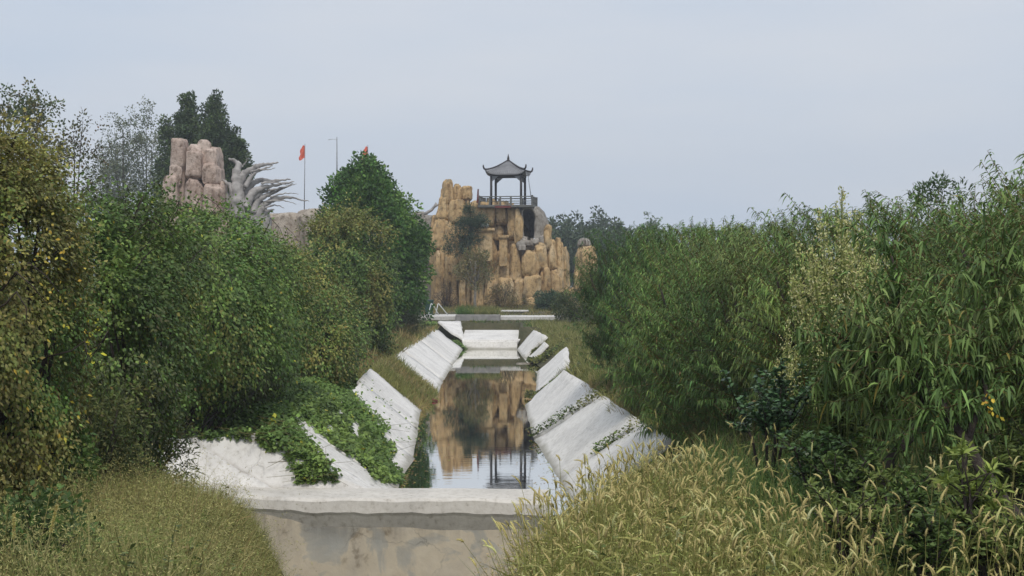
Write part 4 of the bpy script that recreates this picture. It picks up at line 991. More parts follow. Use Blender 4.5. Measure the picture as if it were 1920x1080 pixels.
# runners that cover two patches of the left slabs; each leaf is laid on the slab surface it grows over
from mathutils.bvhtree import BVHTree
_v, _f = [], []
for o in lining.children:
    k0 = len(_v); _v += [v.co.copy() for v in o.data.vertices]; _f += [[k0 + i for i in q.vertices] for q in o.data.polygons]
_bvh = BVHTree.FromPolygons(_v, _f)
def inside(poly, x, y):
    c = False; j = len(poly) - 1
    for i in range(len(poly)):
        (xi, yi), (xj, yj) = poly[i], poly[j]
        if (yi > y) != (yj > y) and x < (xj - xi)*(y - yi)/(yj - yi) + xi: c = not c
        j = i
    return c
def slab_creeper(label, poly, n, L, fuzz):
    xs, ys = [p[0] for p in poly], [p[1] for p in poly]; P = []
    r_ = random.Random(n)
    for k in range(n*3):
        x, y = r_.uniform(min(xs), max(xs)), r_.uniform(min(ys), max(ys)); q = np.array([[x/22., y/22., 0]]); fx = fuzz*float(noise(q, 1.0, 3)[0]) + r_.gauss(0, fuzz*.25); fy = fuzz*float(noise(q, 1.0, 4)[0])*.6
        if not inside(poly, x + fx, y + fy) or float(noise(q, 2.1, 6)[0]) < -.55: continue
        d = at(x, y, 30) - Vector((0, 0, CZ)); hit, nr, _, _ = _bvh.ray_cast(Vector((0, 0, CZ)), d.normalized())
        if hit is not None: P.append(tuple(hit + Vector((.3, -.3, .9))*r_.uniform(.01, .20)**1.0*r_.choice((.3, 1))))
        if len(P) >= n: break
    P = np.array(P); m = len(P); base = P.mean(0); D = rs.normal(size=(m, 3)); D[:, 2] = D[:, 2]*.4 - .1; lv = Leaves()
    T = np.clip(m_bright(P)*np.exp(rs.normal(0, .24, (m, 1)))*(1.05 + .3*noise(P, 2.2, 5)[:, None]), .004, .7)
    lv.add(P - base, D, L*rs.uniform(.55, 1.2, m), L*.8*rs.uniform(.7, 1.2, m), T, 1, rs.uniform(0, .3, m), np.tile([.45, -.4, .8], (m, 1)))
    k = rs.randint(0, m, 60); lv.tubes(P[k] - base, P[k] - base + rs.normal(size=(60, 3))*np.array([.3, .3, .12]), .006, .003, (.10, .09, .05))
    o = lv.build('ivy', LEAF); o.location = base; o['kind'] = 'stuff'; o['label'] = label
slab_creeper('creeper between the white bank corner and the narrow white strip', [(462, 806), (500, 785), (520, 788), (560, 815), (600, 850), (642, 908), (560, 908), (540, 878), (505, 842)], 3600, .10, 12)
slab_creeper('broad bright green creeper patch on the left slabs', [(540, 770), (575, 690), (620, 690), (660, 742), (700, 785), (716, 800), (722, 832), (748, 885), (752, 908), (704, 908), (668, 868), (620, 832), (578, 800)], 9500, .11, 13)
slab_creeper('creeper edge along the top of the white bank corner', [(335, 822), (400, 798), (470, 790), (520, 775), (560, 795), (520, 836), (470, 826), (420, 822)], 1500, .10, 7)
t_ = rs.uniform(0, 1, 4500); Xs = -3.05 - 2.9*t_ + rs.normal(0, .16, 4500); Ys = 86.9 + 4.0*t_ + rs.normal(0, .25, 4500)
o = creeper('ivy', 'narrow green creeper strip beside the far left slab', Xs, Ys, .13, m_bright, .25)
# the right bank's creepers in the slab joints
def joint(n, pts, sg, L=.07, lab='', mf=None):
    pts = np.array(pts); t = rs.uniform(0, len(pts)-1.001, n); i_ = t.astype(int); f_ = (t - i_)[:, None]; q = pts[i_]*(1-f_) + pts[i_+1]*f_ + rs.normal(0, sg, (n, 2))*(.25 + f_ + i_[:, None])/len(pts)
    return creeper('ivy', lab, q[:, 0], q[:, 1], L, mf or m_mixed, .22, .08)
joint(800, [(wr(38.8)-.1, 38.8), (wr(38)+.6, 38.0), (wr(38)+1.4, 36.9), (wr(38)+2.0, 36)], .24, .075, 'creeper growing up the joint between two right slabs')
joint(420, [(wr(31)+.75, 30.2), (wr(31)+1.2, 29.7), (wr(31)+1.7, 29.0)], .2, .07, 'creeper at the top of the near right slab joint')
joint(2200, [(wr(72)-.1, 73.0), (wr(71)+.5, 71.5), (wr(71)+1.4, 70)], .4, .12, 'creeper strip between the far right slabs')
joint(1800, [(wr(51)-.1, 51.5), (wr(51)+.5, 50.2), (wr(50)+1.3, 47.5)], .5, .11, 'dark creeper in the wide gap of the right slabs')
joint(1400, [(wr(77)+.4, 77), (wr(77)+.9, 77.8), (wr(77)+1.3, 80)], .35, .12, 'dark weeds between the small far right slabs')

# ------------------------------------------------------------------ grass
OL = np.array([(.135, .138, .055), (.16, .155, .068), (.112, .125, .048), (.185, .172, .088), (.09, .112, .04)])
BR = np.array([(.19, .15, .08), (.22, .165, .09), (.15, .12, .065), (.13, .12, .05)])
def grass(name, label, X, Y, h, w, pal, pal2, lean=.35, seg=3, plume=0, fz=1.0, mat=GRASS):
    m = len(X); Z = np.where(Y > 27, slope_z(X, Y), ground_z(X, Y)) - .03; P = np.stack([X, Y, Z], 1); base = np.array([X.mean(), Y.mean(), Z.mean()])
    H = h*rs.uniform(.40, 1.15, m)*(1 + .42*noise(P, 1.1, 3))
    D = rs.normal(size=(m, 3))*lean; D[:, 2] = 1
    v = (noise(P, .7, 8) + rs.normal(0, .35, m) > fz - 1 + .1)[:, None]
    T = np.where(v, pick(pal2, P, 4), pick(pal, P, 3))*np.exp(rs.normal(0, .2, (m, 1)))
    lv = Leaves(); lv.add(P - base, D, H, w*rs.uniform(.6, 1.3, m), np.clip(T, .004, .7), seg, rs.uniform(.02, .55, m), prof=[1, .9, .6, .08][:seg+1] if seg == 3 else [1, .7, .1])
    if plume:   # open seed heads made of fine short spikelets
        k = rs.choice(m, min(m, plume), replace=False)
        tip = P[k] + norm(D[k])*H[k][:, None]*.9; tip[:, 2] -= .12*H[k]
        for s in range(14):
            q = tip + rs.normal(size=(len(k), 3))*np.array([.05, .05, .07]); dd = rs.normal(size=(len(k), 3)); dd[:, 2] = np.abs(dd[:, 2])
            lv.add(q - base, dd, .026, .0045, np.clip(pick(pal, q, 5)*1.45*np.exp(rs.normal(0, .2, (len(k), 1))), .004, .7), 1)
    o = lv.build(name, mat); o.location = base; o['kind'] = 'stuff'; o['label'] = label; return o
def scatter(n, x0, x1, y0, y1, keep=None):
    X = rs.uniform(x0, x1, n); Y = rs.uniform(y0, y1, n)
    if keep is not None: k = keep(X, Y); X, Y = X[k], Y[k]
    return X, Y
def in_gully(X, Y):                     # keeps the bed of the lower channel clear
    c = np.interp(Y, [8, 25], [-.85, -1.9]); hw = np.interp(Y, [8, 25], [.3, 2.1]); return np.abs(X - c + .25) > hw*.6
# near left
X, Y = scatter(46000, -5.2, -.9, 6.5, 19, in_gully)
grass('grass', 'tall olive and brown seeding grass in the near left corner', X, Y, .50, .010, OL, BR, .38, 3, 14000, 1.12)
X, Y = scatter(21000, -9.5, -2.8, 15, 26.6, lambda X, Y: X < np.where(Y > 25.2, -6.7, np.interp(Y, [15, 25.3], [-2.6, -4.4])))
grass('grass', 'olive grass behind the near left corner, up to the weir end', X, Y, .36, .014, OL, BR, .4, 3, 3000)
X, Y = scatter(30000, -6.5, -1.5, 9.5, 25.2, lambda X, Y: (X < -.170*Y + .0*np.clip(Y-20,0,5) + .12*noise(np.stack([X, Y, X*0], 1), 1.5, 4)) & (X > -.163*Y - 2.2))
grass('grass', 'hazy olive grass hanging over the left side of the lower channel', X, Y, .36, .012, OL, BR, .45, 3, 6000, 1.15)
X, Y = scatter(2600, -4.6, -1.0, 7, 14, lambda X, Y: X < -.19*Y)
grass('grass', 'thin seeding stalks standing above the near left grass', X, Y, .78, .006, np.array([(.20, .18, .09), (.17, .16, .07)]), BR, .5, 3, 2600, 1.1)
X, Y = scatter(14000, -8.8, -4.6, 22.5, 26.9, lambda X, Y: X < -.198*Y + .1*noise(np.stack([X, Y, X*0], 1), 1.5, 4))
grass('grass', 'grass tuft at the left end of the weir cap', X, Y, .34, .013, OL, BR, .45, 3, 1500, 1.15)
# left waterside gap and bank crest
X, Y = scatter(26000, -9, -2.85, 46.6, 53.5, lambda X, Y: X < wl(Y) + .05)
grass('grass', 'rusty brown grass in the gap between the left slabs', X, Y, .42, .022, OL, BR, .5, 2)
X, Y = scatter(26000, -10, -4.6, 52, 88, lambda X, Y: X < wl(Y) - 1.55 + .22*noise(np.stack([X, Y, X*0], 1), 1.4, 2) + np.clip((57 - Y)/5, 0, 1)*1.35)
grass('grass', 'olive grass along the crest of the far left slabs', X, Y, .5, .03, OL, BR, .5, 2)
# right bank slope
X, Y = scatter(42000, 1.2, 7.5, 44, 92, lambda X, Y: X > wr(Y) + np.interp(Y, [44, 60, 90], [1.2, 1.0, 1.0]) + .1*noise(np.stack([X, Y, X*0], 1), 2, 2))
grass('grass', 'pale olive grass slope beside the far right slabs', X, Y, .5, .03, np.array([(.14, .145, .065), (.155, .15, .07), (.12, .13, .05)]), OL, .5, 2)
X, Y = scatter(24000, 1.6, 6.5, 26, 45, lambda X, Y: X > wr(Y) + 1.6 + .2*noise(np.stack([X, Y, X*0], 1), 1.6, 2))
grass('grass', 'dry olive and brown grass on the crest of the near right slabs', X, Y, .45, .018, np.concatenate([BR[:2], OL*1.1]), OL, .5, 3, 1500)
X, Y = scatter(6000, -3.7, -.9, 94.15, 96.3)
o = grass('grass', 'clipped grass tuft growing in the grey planter', X, Y, .62, .04, OL, VG, .4, 2)
o.location.z = 1.95
X, Y = scatter(9000, -8, 5, 96.5, 118, lambda X, Y: ~((Y < 99.2) & (X < -3.7) & (X > -6.7)))
grass('grass', 'rough grass at the foot of the rock hill', X, Y, .4, .04, OL, BR, .5, 2)
X, Y = scatter(4500, -3.0, 3.0, 89, 94, lambda X, Y: (Y > 93.6) | (X > 1.0 + .25*noise(np.stack([X, Y, X*0], 1), 1.5, 2)))
grass('grass', 'weeds behind the outfall step', X, Y, .35, .04, VG, OL, .5, 2)

# foxtail meadow, near right ---------------------------------------------------
def foxtails(name, label, X, Y, h, pal, leafpal, nfuzz=14, up=0.0):
    m = len(X); Z = ground_z(X, Y); base = np.array([X.mean(), Y.mean(), Z.mean()]); P = np.stack([X, Y, Z], 1) - base
    H = h*rs.uniform(.35, 1.2, m)*(1 + .3*noise(P, 1.6, 2)); a = rs.uniform(0, 6.28, m); ln = np.abs(rs.normal(.22, .22, m)); dirx = np.stack([np.cos(a), np.sin(a)*.8, 0*a], 1)
    lv = Leaves(); T = np.clip(pick(leafpal, P, 2)*np.exp(rs.normal(0, .2, (m, 1))), .01, .7)
    D = dirx*ln[:, None]; D[:, 2] = 1; D = norm(D); S = P.copy()
    top = P + D*H[:, None]
    lv.tubes(P, top, .0022, .0014, T)
    for s in range(3):                    # stem leaves
        t = rs.uniform(.1, .7, (m, 1)); dd = rs.normal(size=(m, 3))*.8; dd[:, 2] = .55
        lv.add(P + (top - P)*t, dd, .2*rs.uniform(.6, 1.3, m), .010, np.clip(pick(leafpal, P + s, 3)*np.exp(rs.normal(0, .25, (m, 1))), .01, .7), 3, rs.uniform(.1, .7, m), prof=[.8, 1, .7, .05])
    # heads: arching, tapered, bristly
    hl = .064*rs.uniform(.6, 1.35, m); bend = rs.uniform(.15, 1.9, m)*(1-up); C = []; K = 5
    p = top.copy(); dcur = D.copy(); outd = norm(dirx + rs.normal(size=(m, 3))*.2)
    for k in range(K+1):
        C.append(p.copy()); th = (bend/K)[:, None]; dcur = norm(dcur + (outd*1.0 + np.array([0, 0, -.55]))*th*.62); p = p + dcur*(hl/K)[:, None]
    hc = np.clip(pick(pal, P, 6)*np.exp(rs.normal(0, .18, (m, 1))), .01, .75)
    rad = [.0035, .0062, .0068, .0062, .0048, .0016]
    for k in range(K): lv.tubes(C[k], C[k+1], rad[k], rad[k+1], hc)
    for k in range(nfuzz):                # bristles
        j_ = rs.randint(0, K, m); f_ = rs.uniform(0, 1, (m, 1)); ar = np.arange(m); Ck = np.stack(C, 0)
        q = Ck[j_, ar]*(1-f_) + Ck[j_+1, ar]*f_; ax_ = norm(Ck[j_+1, ar] - Ck[j_, ar]); dd = norm(rs.normal(size=(m, 3)) + ax_*.8)
        lv.add(q, dd, .016, .0028, np.clip(hc*1.25, .01, .8), 1)
    o = lv.build(name, GRASS); o.location = base; o['kind'] = 'stuff'; o['label'] = label; return o
HEAD = np.array([(.36, .31, .155), (.40, .34, .18), (.31, .27, .125), (.43, .38, .22)])
FL = np.array([(.19, .195, .07), (.23, .22, .095), (.155, .175, .06), (.24, .22, .10)])
def fox_keep(X, Y): return (X > np.interp(Y, [6, 9, 11, 13, 16], [.0, .12, .45, 1.0, 2.0])) & ((X < 1.55 + .3*np.sin(Y*2) - .12*np.clip(Y - 8.5, 0, 3)) | (rs.uniform(size=len(X)) < np.interp(Y, [6.5, 8.5, 9.5], [.5, .10, .02])))
X, Y = scatter(9500, -.3, 4.2, 6.3, 13.2, fox_keep)
foxtails('foxtail_grass', 'pale foxtail grass with nodding bristly heads in the near right corner', X, Y, .62, HEAD, FL)
X, Y = scatter(46000, -.45, 4.5, 6.3, 14, fox_keep)
grass('grass', 'dry yellowish blades among the foxtails on the right', X, Y, .5, .009, FL, OL, .42, 3, 2500)
X, Y = scatter(7000, -.7, .6, 8, 13.5, lambda X, Y: (X > np.interp(Y, [8, 11, 13.5], [-.45, -.35, .2])) & (X < np.interp(Y, [8, 13.5], [.3, 1.0])))
grass('grass', 'brown dead grass at the edge of the near right meadow', X, Y, .5, .009, BR, BR*.9, .5, 3, 2500)
X, Y = scatter(26000, 1.3, 5.5, 6.3, 14.5, lambda X, Y: X > 1.45 + .25*np.sin(Y*3))
grass('grass', 'greener weeds between the foxtails and the nearest peach tree', X, Y, .55, .013, VG*.9, OL, .5, 3, 2500, 1.4)
X, Y = scatter(9000, 1.2, 7, 14, 27, lambda X, Y: X > np.interp(Y, [14, 20, 27], [1.3, 2.6, 3.3]))
grass('grass', 'green undergrowth beneath the peach trees', X, Y, .55, .014, VG, OL, .5, 3)

# ------------------------------------------------------------------ peach trees, right
PG = np.array([(.052, .096, .034), (.064, .112, .040), (.044, .082, .030), (.078, .128, .046), (.084, .120, .048)])
def peach_meshes(seed, h, r, low, nshoot, nleaf):
    """trunk and limbs, plus long shoots set with narrow drooping leaves; foot at the origin"""
    r_ = np.random.RandomState(seed); rr = random.Random(seed); m1 = MB()
    limbs = []
    for k in range(6):
        a = k*1.047 + rr.uniform(-.4, .4); e = rr.uniform(.55, .85)
        p0 = Vector((0, 0, .35)); p1 = Vector((math.cos(a)*r*.3, math.sin(a)*r*.3, .9)); p2 = Vector((math.cos(a)*r*e*.75, math.sin(a)*r*e*.75, h*.45)); p3 = Vector((math.cos(a)*r*e, math.sin(a)*r*e, h*.74))
        m1.tube([p0, p1, p2, p3], [.07, .055, .036, .014], 6); limbs.append((p1, p2, p3))
        for q in range(3):
            b0 = p1.lerp(p2, rr.uniform(.1, 1)); b1 = b0 + Vector((rr.uniform(-1, 1)*r*.5, rr.uniform(-1, 1)*r*.5, rr.uniform(.1, .8)))
            m1.tube([b0, b0.lerp(b1, .5) + Vector((0, 0, .1)), b1], [.026, .018, .006], 5)
    m1.tube([(0, 0, -.3), (.03, 0, .1), (0, 0, .42)], [.11, .085, .075], 8)
    wood = m1
    lv = Leaves()
    zc, hz = (h + low)/2, (h - low)/2
    d = norm(r_.normal(size=(nshoot, 3))); q = r_.uniform(.10, 1, (nshoot, 1))**(1/2.6)
    lump = 1 + .30*noise(d*1.6 + seed, 1.4, seed % 7)[:, None]
    d = d*np.concatenate([np.where(d[:, 2:] < 0, np.minimum(1/np.sqrt(np.maximum(1 - d[:, 2:]**2, .05)), 1.3 if seed == 91 else 1.75)*(1 - .3*d[:, 2:]**2), 1)]*2 + [np.ones((nshoot, 1))], 1)
    A = d*q*lump*np.array([r, r, hz])*.86; A[:, 2] += zc
    out = norm(A*np.array([1, 1, .35]) - np.array([0, 0, zc*.35])); dirs = norm(out*.75 + r_.normal(size=A.shape)*.35 + np.array([0, 0, .75]))
    Ls = r_.uniform(.35, .85, (nshoot, 1)); top = A[:, 2] > zc + hz*.45; Ls[top] *= 1.2
    B = A + dirs*Ls; B[:, 2] = np.minimum(B[:, 2], h + np.where(r_.uniform(size=nshoot) < .06, .32, .06)*np.abs(r_.normal(size=nshoot)))
    lv.tubes(A - dirs*.2, B, .006, .0025, (.10, .075, .04))
    shade = pick(PG, A + seed, 3, .8)
    for s in range(nleaf):
        t = (s + r_.uniform(0, 1, (nshoot, 1)))/nleaf; P = A + (B - A)*t
        side = norm(np.cross(dirs, r_.normal(size=A.shape))); D = side*.9 + dirs*.55 + np.array([0, 0, -.05])
        T = shade*np.exp(r_.normal(0, .30, (nshoot, 1)))*np.exp(r_.normal(0, .08, A.shape))
        y = r_.uniform(size=(nshoot, 1)); T = np.where(y < .005, np.array([.15, .14, .05]), T); T = np.where((y > .992) & (A[:, 2:] < zc), np.array([.20, .15, .10]), T)
        lv.add(P, D, r_.uniform(.062, .112, nshoot), r_.uniform(.013, .021, nshoot), np.clip(T, .004, .7), 3, r_.uniform(.35, 1.3, nshoot), norm(np.cross(D, np.cross(np.array([0, 0, 1.]), D)) + 1e-6), prof=[.35, 1, .8, .06])
    return wood, lv
variants = []
for k, (h, r, low, ns_, nl_) in enumerate(((3.75, 1.85, -.25, 1150, 50), (3.6, 1.75, .0, 1050, 50), (3.3, 1.8, -.3, 1150, 50))):
    w_, l_ = peach_meshes(90 + k, h, r, low, ns_, nl_)
    wo = w_.build('trunk', BARK); me_w = wo.data; bpy.data.objects.remove(wo)
    variants.append((me_w, l_.mesh('crown', LEAF), h))
first = True
for k, (X0, Y0, v, top, rz, sc, lab) in enumerate((
    (4.95, 11.2, 1, 5.50, 0.3, .92, 'nearest peach tree, cut off by the right edge, with dark slanting limbs showing'),
    (5.15, 14.0, 0, 5.35, 1.9, .95, 'peach tree behind the lone pale flowering weed, second from the right edge'),
    (4.7, 17.8, 2, 5.35, 3.1, 1.0, 'peach tree rising behind the round glossy shrub'),
    (4.45, 21.8, 0, 5.35, 4.2, 1.0, 'peach tree in mid row with a nearly level top'),
    (4.0, 25.2, 2, 5.36, 5.1, 1.08, 'peach tree whose drooping shoots overhang the dry grass by the near right slabs'),
    (4.15, 31.0, 2, 5.62, 0.9, 1.10, 'peach tree between the leafy near row and the darkest far tree'),
    (3.45, 37.5, 0, 5.80, 2.4, 1.0, 'darkest and furthest peach tree, standing right by the canal slope'),
    (5.6, 38.5, 1, 5.80, 3.6, 1.1, 'peach tree peeping over the far end of the row'),
    (7.2, 19.5, 1, 5.30, 4.9, 1.0, 'back row peach tree seen through the gap under the right skyline'))):
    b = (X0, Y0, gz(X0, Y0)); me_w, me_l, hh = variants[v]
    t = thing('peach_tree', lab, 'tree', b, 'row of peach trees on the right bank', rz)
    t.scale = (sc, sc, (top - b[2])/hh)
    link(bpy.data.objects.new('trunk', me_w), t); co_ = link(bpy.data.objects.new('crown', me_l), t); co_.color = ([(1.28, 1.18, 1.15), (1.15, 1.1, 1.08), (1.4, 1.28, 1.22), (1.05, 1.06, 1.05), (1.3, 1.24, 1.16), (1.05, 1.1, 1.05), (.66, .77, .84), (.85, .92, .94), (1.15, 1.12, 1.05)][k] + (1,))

# taller grey green tree standing out of the row
bb = (ax(1768, 27), 27, 1.6)
tree('upright_tree', 'bluish green bushy tree top standing above the peach row', 'tree', bb, az(322, 27) - 1.6, .75, 'ball', [(.042, .072, .042), (.055, .085, .048)], 140, 40, .10, .035, .20, 1.4, seed=95, tr=.06, lump=.35)
bb = (ax(1915, 15), 15, gz(ax(1915, 15), 15))
tree('upright_tree', 'greyish green bushy crown at the right edge behind the nearest peach tree', 'tree', bb, az(335, 15) - bb[2], .5, 'ball', [(.05, .075, .045), (.06, .085, .05)], 110, 40, .08, .03, .17, 1.0, seed=96, tr=.05, lump=.35)

# tall weed with cream plumes
def plume_weed(name, label, base, h, spread, nst, seed):
    t = thing(name, label, 'weed', base); r_ = np.random.RandomState(seed)
    a = r_.uniform(0, 6.28, nst); rad = spread*np.sqrt(r_.uniform(0, 1, nst)); A = np.stack([rad*np.cos(a)*.3, rad*np.sin(a)*.3, 0*a], 1)
    B = np.stack([rad*np.cos(a), rad*np.sin(a), h*(1 - .22*(rad/spread)**2)*r_.uniform(.72, 1.0, nst)], 1)
    st = Leaves(); M = A*.4 + B*.6; M[:, :2] *= .7
    st.tubes(A, M, .009, .007, (.08, .10, .035)); st.tubes(M, B, .007, .003, (.13, .15, .06)); st.build('stems', GRASS, t)
    lf = Leaves()
    for s in range(85):
        f = r_.uniform(.04, .8, (nst, 1)); P = np.where(f < .6, A + (M - A)*f/.6, M + (B - M)*(f - .6)/.4); D = r_.normal(size=P.shape); D[:, 2] = .5
        lf.add(P, D, r_.uniform(.06, .13, nst), .015, jit((.065, .105, .035), nst), 2, .35)
    lf.build('leaves', LEAF, t)
    fl = Leaves(); cols = np.array([(.34, .34, .21), (.40, .39, .26), (.28, .31, .15), (.22, .27, .11)])
    for s in range(150):
        f = r_.uniform(.25, 1, (nst, 1))**.7; P = M + (B - M)*(f*1.02) + r_.normal(size=B.shape)*np.array([.075, .075, .05])*(1.2 - f); D = r_.normal(size=B.shape); D[:, 2] += .9
        fl.add(P, D, r_.uniform(.016, .034, nst), .014, cols[r_.randint(0, 4, nst)]*np.exp(r_.normal(0, .2, (nst, 1))), 1)
    fl.build('flower_plumes', LEAF, t); return t
x_ = ax(1575, 11.4); plume_weed('flowering_weed', 'tall weed with cream flower plumes rising in front of the peach crowns', (x_, 11.4, gz(x_, 11.4)), az(352, 11.4) - gz(x_, 11.4), .43, 56, 5)

# glossy shrubs and saplings in the near right
def leafy_shrub(name, label, base, h, r, cols, n, L, W, seed, up=.7, mat=GLOSS, group=None, star=False):
    t = thing(name, label, 'shrub', base, group); r_ = np.random.RandomState(seed); rr = random.Random(seed); m1 = MB(); tips = []
    for k in range(7):
        a = rr.uniform(0, 6.28); e = rr.uniform(.2, .8); p1 = Vector((math.cos(a)*r*e*.5, math.sin(a)*r*e*.5, h*.5)); p2 = Vector((math.cos(a)*r*e, math.sin(a)*r*e, h*rr.uniform(.75, .98)))
        m1.tube([(0, 0, -.1), p1, p2], [.018, .013, .005], 5); tips.append((p1, p2))
        for q in range(7):
            f = rr.uniform(.0, 1); b0 = p1.lerp(p2, f); b1 = b0 + Vector((rr.uniform(-1, 1)*r*.6, rr.uniform(-1, 1)*r*.6, rr.uniform(.0, .3)*h)); m1.tube([b0, b1], [.007, .003], 4); tips.append((b0, b1))
    m1.build('stems', BARK, t); lv = Leaves()
    for b0, b1 in tips:
        k = n; b0, b1 = np.array(b0), np.array(b1); f = r_.uniform(.2, 1.04, (k, 1)) if not star else r_.uniform(.82, 1.03, (k, 1)); P = b0 + (b1-b0)*f; D = norm(r_.normal(size=(k, 3))); D[:, 2] = np.abs(D[:, 2])*up + .1
        lv.add(P, D, L*r_.uniform(.7, 1.2, k), W*r_.uniform(.8, 1.2, k), np.asarray(cols)[r_.randint(0, len(cols), k)]*np.exp(r_.normal(0, .2, (k, 1))), 3, r_.uniform(.0, .5, k), np.tile([0, 0, 1.], (k, 1)), prof=[.3, 1, .85, .06])
    lv.build('foliage', mat, t); return t
x_ = ax(1440, 13.2); g_ = gz(x_, 13.2); leafy_shrub('glossy_shrub', 'dark round glossy leaved shrub rising out of the foxtails', (x_, 13.2, g_), az(708, 13.2) - g_, .42, [(.035, .075, .040), (.045, .095, .048), (.028, .055, .034)], 34, .060, .034, 3)
x_ = ax(1535, 11); g_ = gz(x_, 11); leafy_shrub('glossy_shrub', 'lower dark leafy shrub to the right of the round glossy one', (x_, 11, g_), az(822, 11) - g_, .34, [(.04, .08, .03), (.05, .095, .035)], 30, .055, .026, 4)
x_ = ax(1838, 7.6); g_ = gz(x_, 7.6) - .1; leafy_shrub('sapling', 'light green sapling with star shaped leaf tufts in the lower right corner', (x_, 7.6, g_), az(868, 7.6) - g_, .24, [(.11, .15, .045), (.13, .17, .05), (.09, .13, .04)], 13, .085, .017, 8, mat=LEAF, star=True)
x_ = ax(1660, 10.5); g_ = gz(x_, 10.5); plume_weed('daisy_weed', 'low green weed with tiny white flowers under the peach trees', (x_, 10.5, g_), az(868, 10.5) - g_, .38, 34, 9)
for ob in bpy.data.objects['daisy_weed'].children:
    pass
x_ = ax(1475, 15.2); g_ = gz(x_, 15.2); plume_weed('daisy_weed', 'thin weed with white flower dots against the dark peach leaves', (x_, 15.2, g_), az(590, 15.2) - g_, .13, 9, 10)
# young peach shoots hanging in at the upper right corner come from the nearest tree

# ------------------------------------------------------------------ near left weeds
WD = [(.055, .08, .032), (.075, .095, .04), (.045, .062, .03), (.09, .10, .045)]
def weed_bush(label, px, Y, topp, r, cols, seed, n=110, nl=46, L=.075, W=.03, lift=0):
    x = ax(px, Y); g = gz(x, Y); return bush('weed_bush', label, (x, Y, g), r, r*.9, az(topp, Y) - g, cols, n, nl, L, W, .17, seed, group='weeds in front of the left vines', stems=18, seg=2, curl=.25, cat='bush')
weed_bush('dark spiky weed bush beside the white bank corner', 262, 20.0, 745, .66, WD, 111, 150, 46, .085, .022)
weed_bush('low dark weed clump at the end of the weir cap', 228, 23.5, 800, .8, WD, 115, 130, 46, .085, .022)
weed_bush('grey green weed clump in front of the dark vine bush', 185, 16.6, 705, .62, WD, 112, 120, 44, .075, .022)
weed_bush('broad leaved green bush at the left edge beside the concrete post', 45, 14.5, 762, .66, [(.06, .11, .035), (.075, .125, .04), (.045, .08, .03)], 113, 130, 44, .075, .05)
weed_bush('low dark leafy weed in the bottom left corner', 70, 8.6, 930, .36, [(.05, .09, .03), (.04, .07, .028)], 114, 60, 36, .06, .034)
m1 = MB(); x_ = ax(140, 16.2); g_ = gz(x_, 16.2); m1.box(x_-.055, x_+.055, 16.15, 16.25, g_-.3, az(799, 16.2), .012)
tag(m1.build('concrete_post', POSTC), 'short grey concrete post half hidden in the left weeds', 'post')
# yellow leaf sprays and a pink blossom on the dark vines
def spray(name, label, px, Y, py, n, L, col, r=.16, cat='leaves'):
    c = at(px, py, Y); lv = Leaves(); P = rs.normal(size=(n, 3))*np.array([r*.5, r*.3, r]); D = rs.normal(size=(n, 3)); D[:, 2] -= .4
    lv.add(P, D, L*rs.uniform(.7, 1.2, n), L*.75, jit(col, n, .15), 2, .2, np.tile([0, -1., .5], (n, 1)), prof=[.3, 1, .1]); o = lv.build(name, LEAF); o.location = c; return tag(o, label, cat)
spray('yellow_leaves', 'bright yellow leaf spray low on the dark vine bush', 158, 16.6, 640, 16, .085, (.50, .36, .05), .20)
spray('yellow_leaves', 'yellow leaves on the brown vines at the left edge', 112, 12.6, 500, 40, .034, (.34, .28, .06), .26)
spray('yellow_leaves', 'yellow leaf patch on the creeper by the narrow white slab strip', 508, 29.8, 790, 12, .11, (.50, .38, .06), .09)
spray('yellow_leaves', 'golden leaves hanging on the nearest peach tree', 1860, 8.7, 765, 14, .028, (.34, .24, .04), .05)
spray('pink_blossom', 'single pink blossom on the dark weeds at left', 105, 14.0, 735, 14, .05, (.52, .10, .14), .035, 'flower')
# tall foxtail spikes in the bottom left corner, pods on the peach
for k, (px, y0, y1, tl, lab) in enumerate(((25, 1075, 965, 0, 'upright foxtail spike at the bottom left edge'), (85, 940, 1010, 20, 'leaning foxtail spike right of the upright one in the bottom left corner'))):
    Y = 7.6; a = at(px - tl, 1120, Y); b_ = at(px + tl, y1 if k == 0 else 950, Y); t = thing('foxtail_spike', lab, 'grass', a, 'tall foxtail spikes bottom left'); b_ = b_ - a
    m1 = MB(); m1.tube([(0, 0, 0), b_*.5, b_*.72], [.004, .0035, .003], 5); m1.build('stem', simple('straw_stem', (.22, .20, .08), .8, .2) if k == 0 else bpy.data.materials['straw_stem'], t)
    lv = Leaves(); n = 420; f = rs.uniform(0, 1, (n, 1)); P = np.array(b_)*(.70 + .3*f); D = rs.normal(size=(n, 3)) + norm(np.array([b_]))*1.2
    lv.add(P, D, .014, .004, jit((.34, .30, .14), n), 1); lv.build('seed_head', GRASS, t)
# bamboo stick and rubbish in the water
m1 = MB(); m1.tube([at(968, 681.5, 72.2), at(985, 681.2, 72.3), at(1004, 680.6, 72.5)], [.035, .035, .03], 6)
tag(m1.build('bamboo_stick', PALEBARK), 'pale stick floating by the right canal edge', 'stick')
m1 = MB(); c = Vector((wl(50.5) + .05, 50.2, .0)); m1.tube([c + Vector((-.16, 0, .03)), c + Vector((0, .05, .06)), c + Vector((.18, 0, .03))], [.03, .055, .03], 7)
tag(m1.build('red_rubbish', DULLRED), 'dark red rubbish caught at the left waterline', 'rubbish')

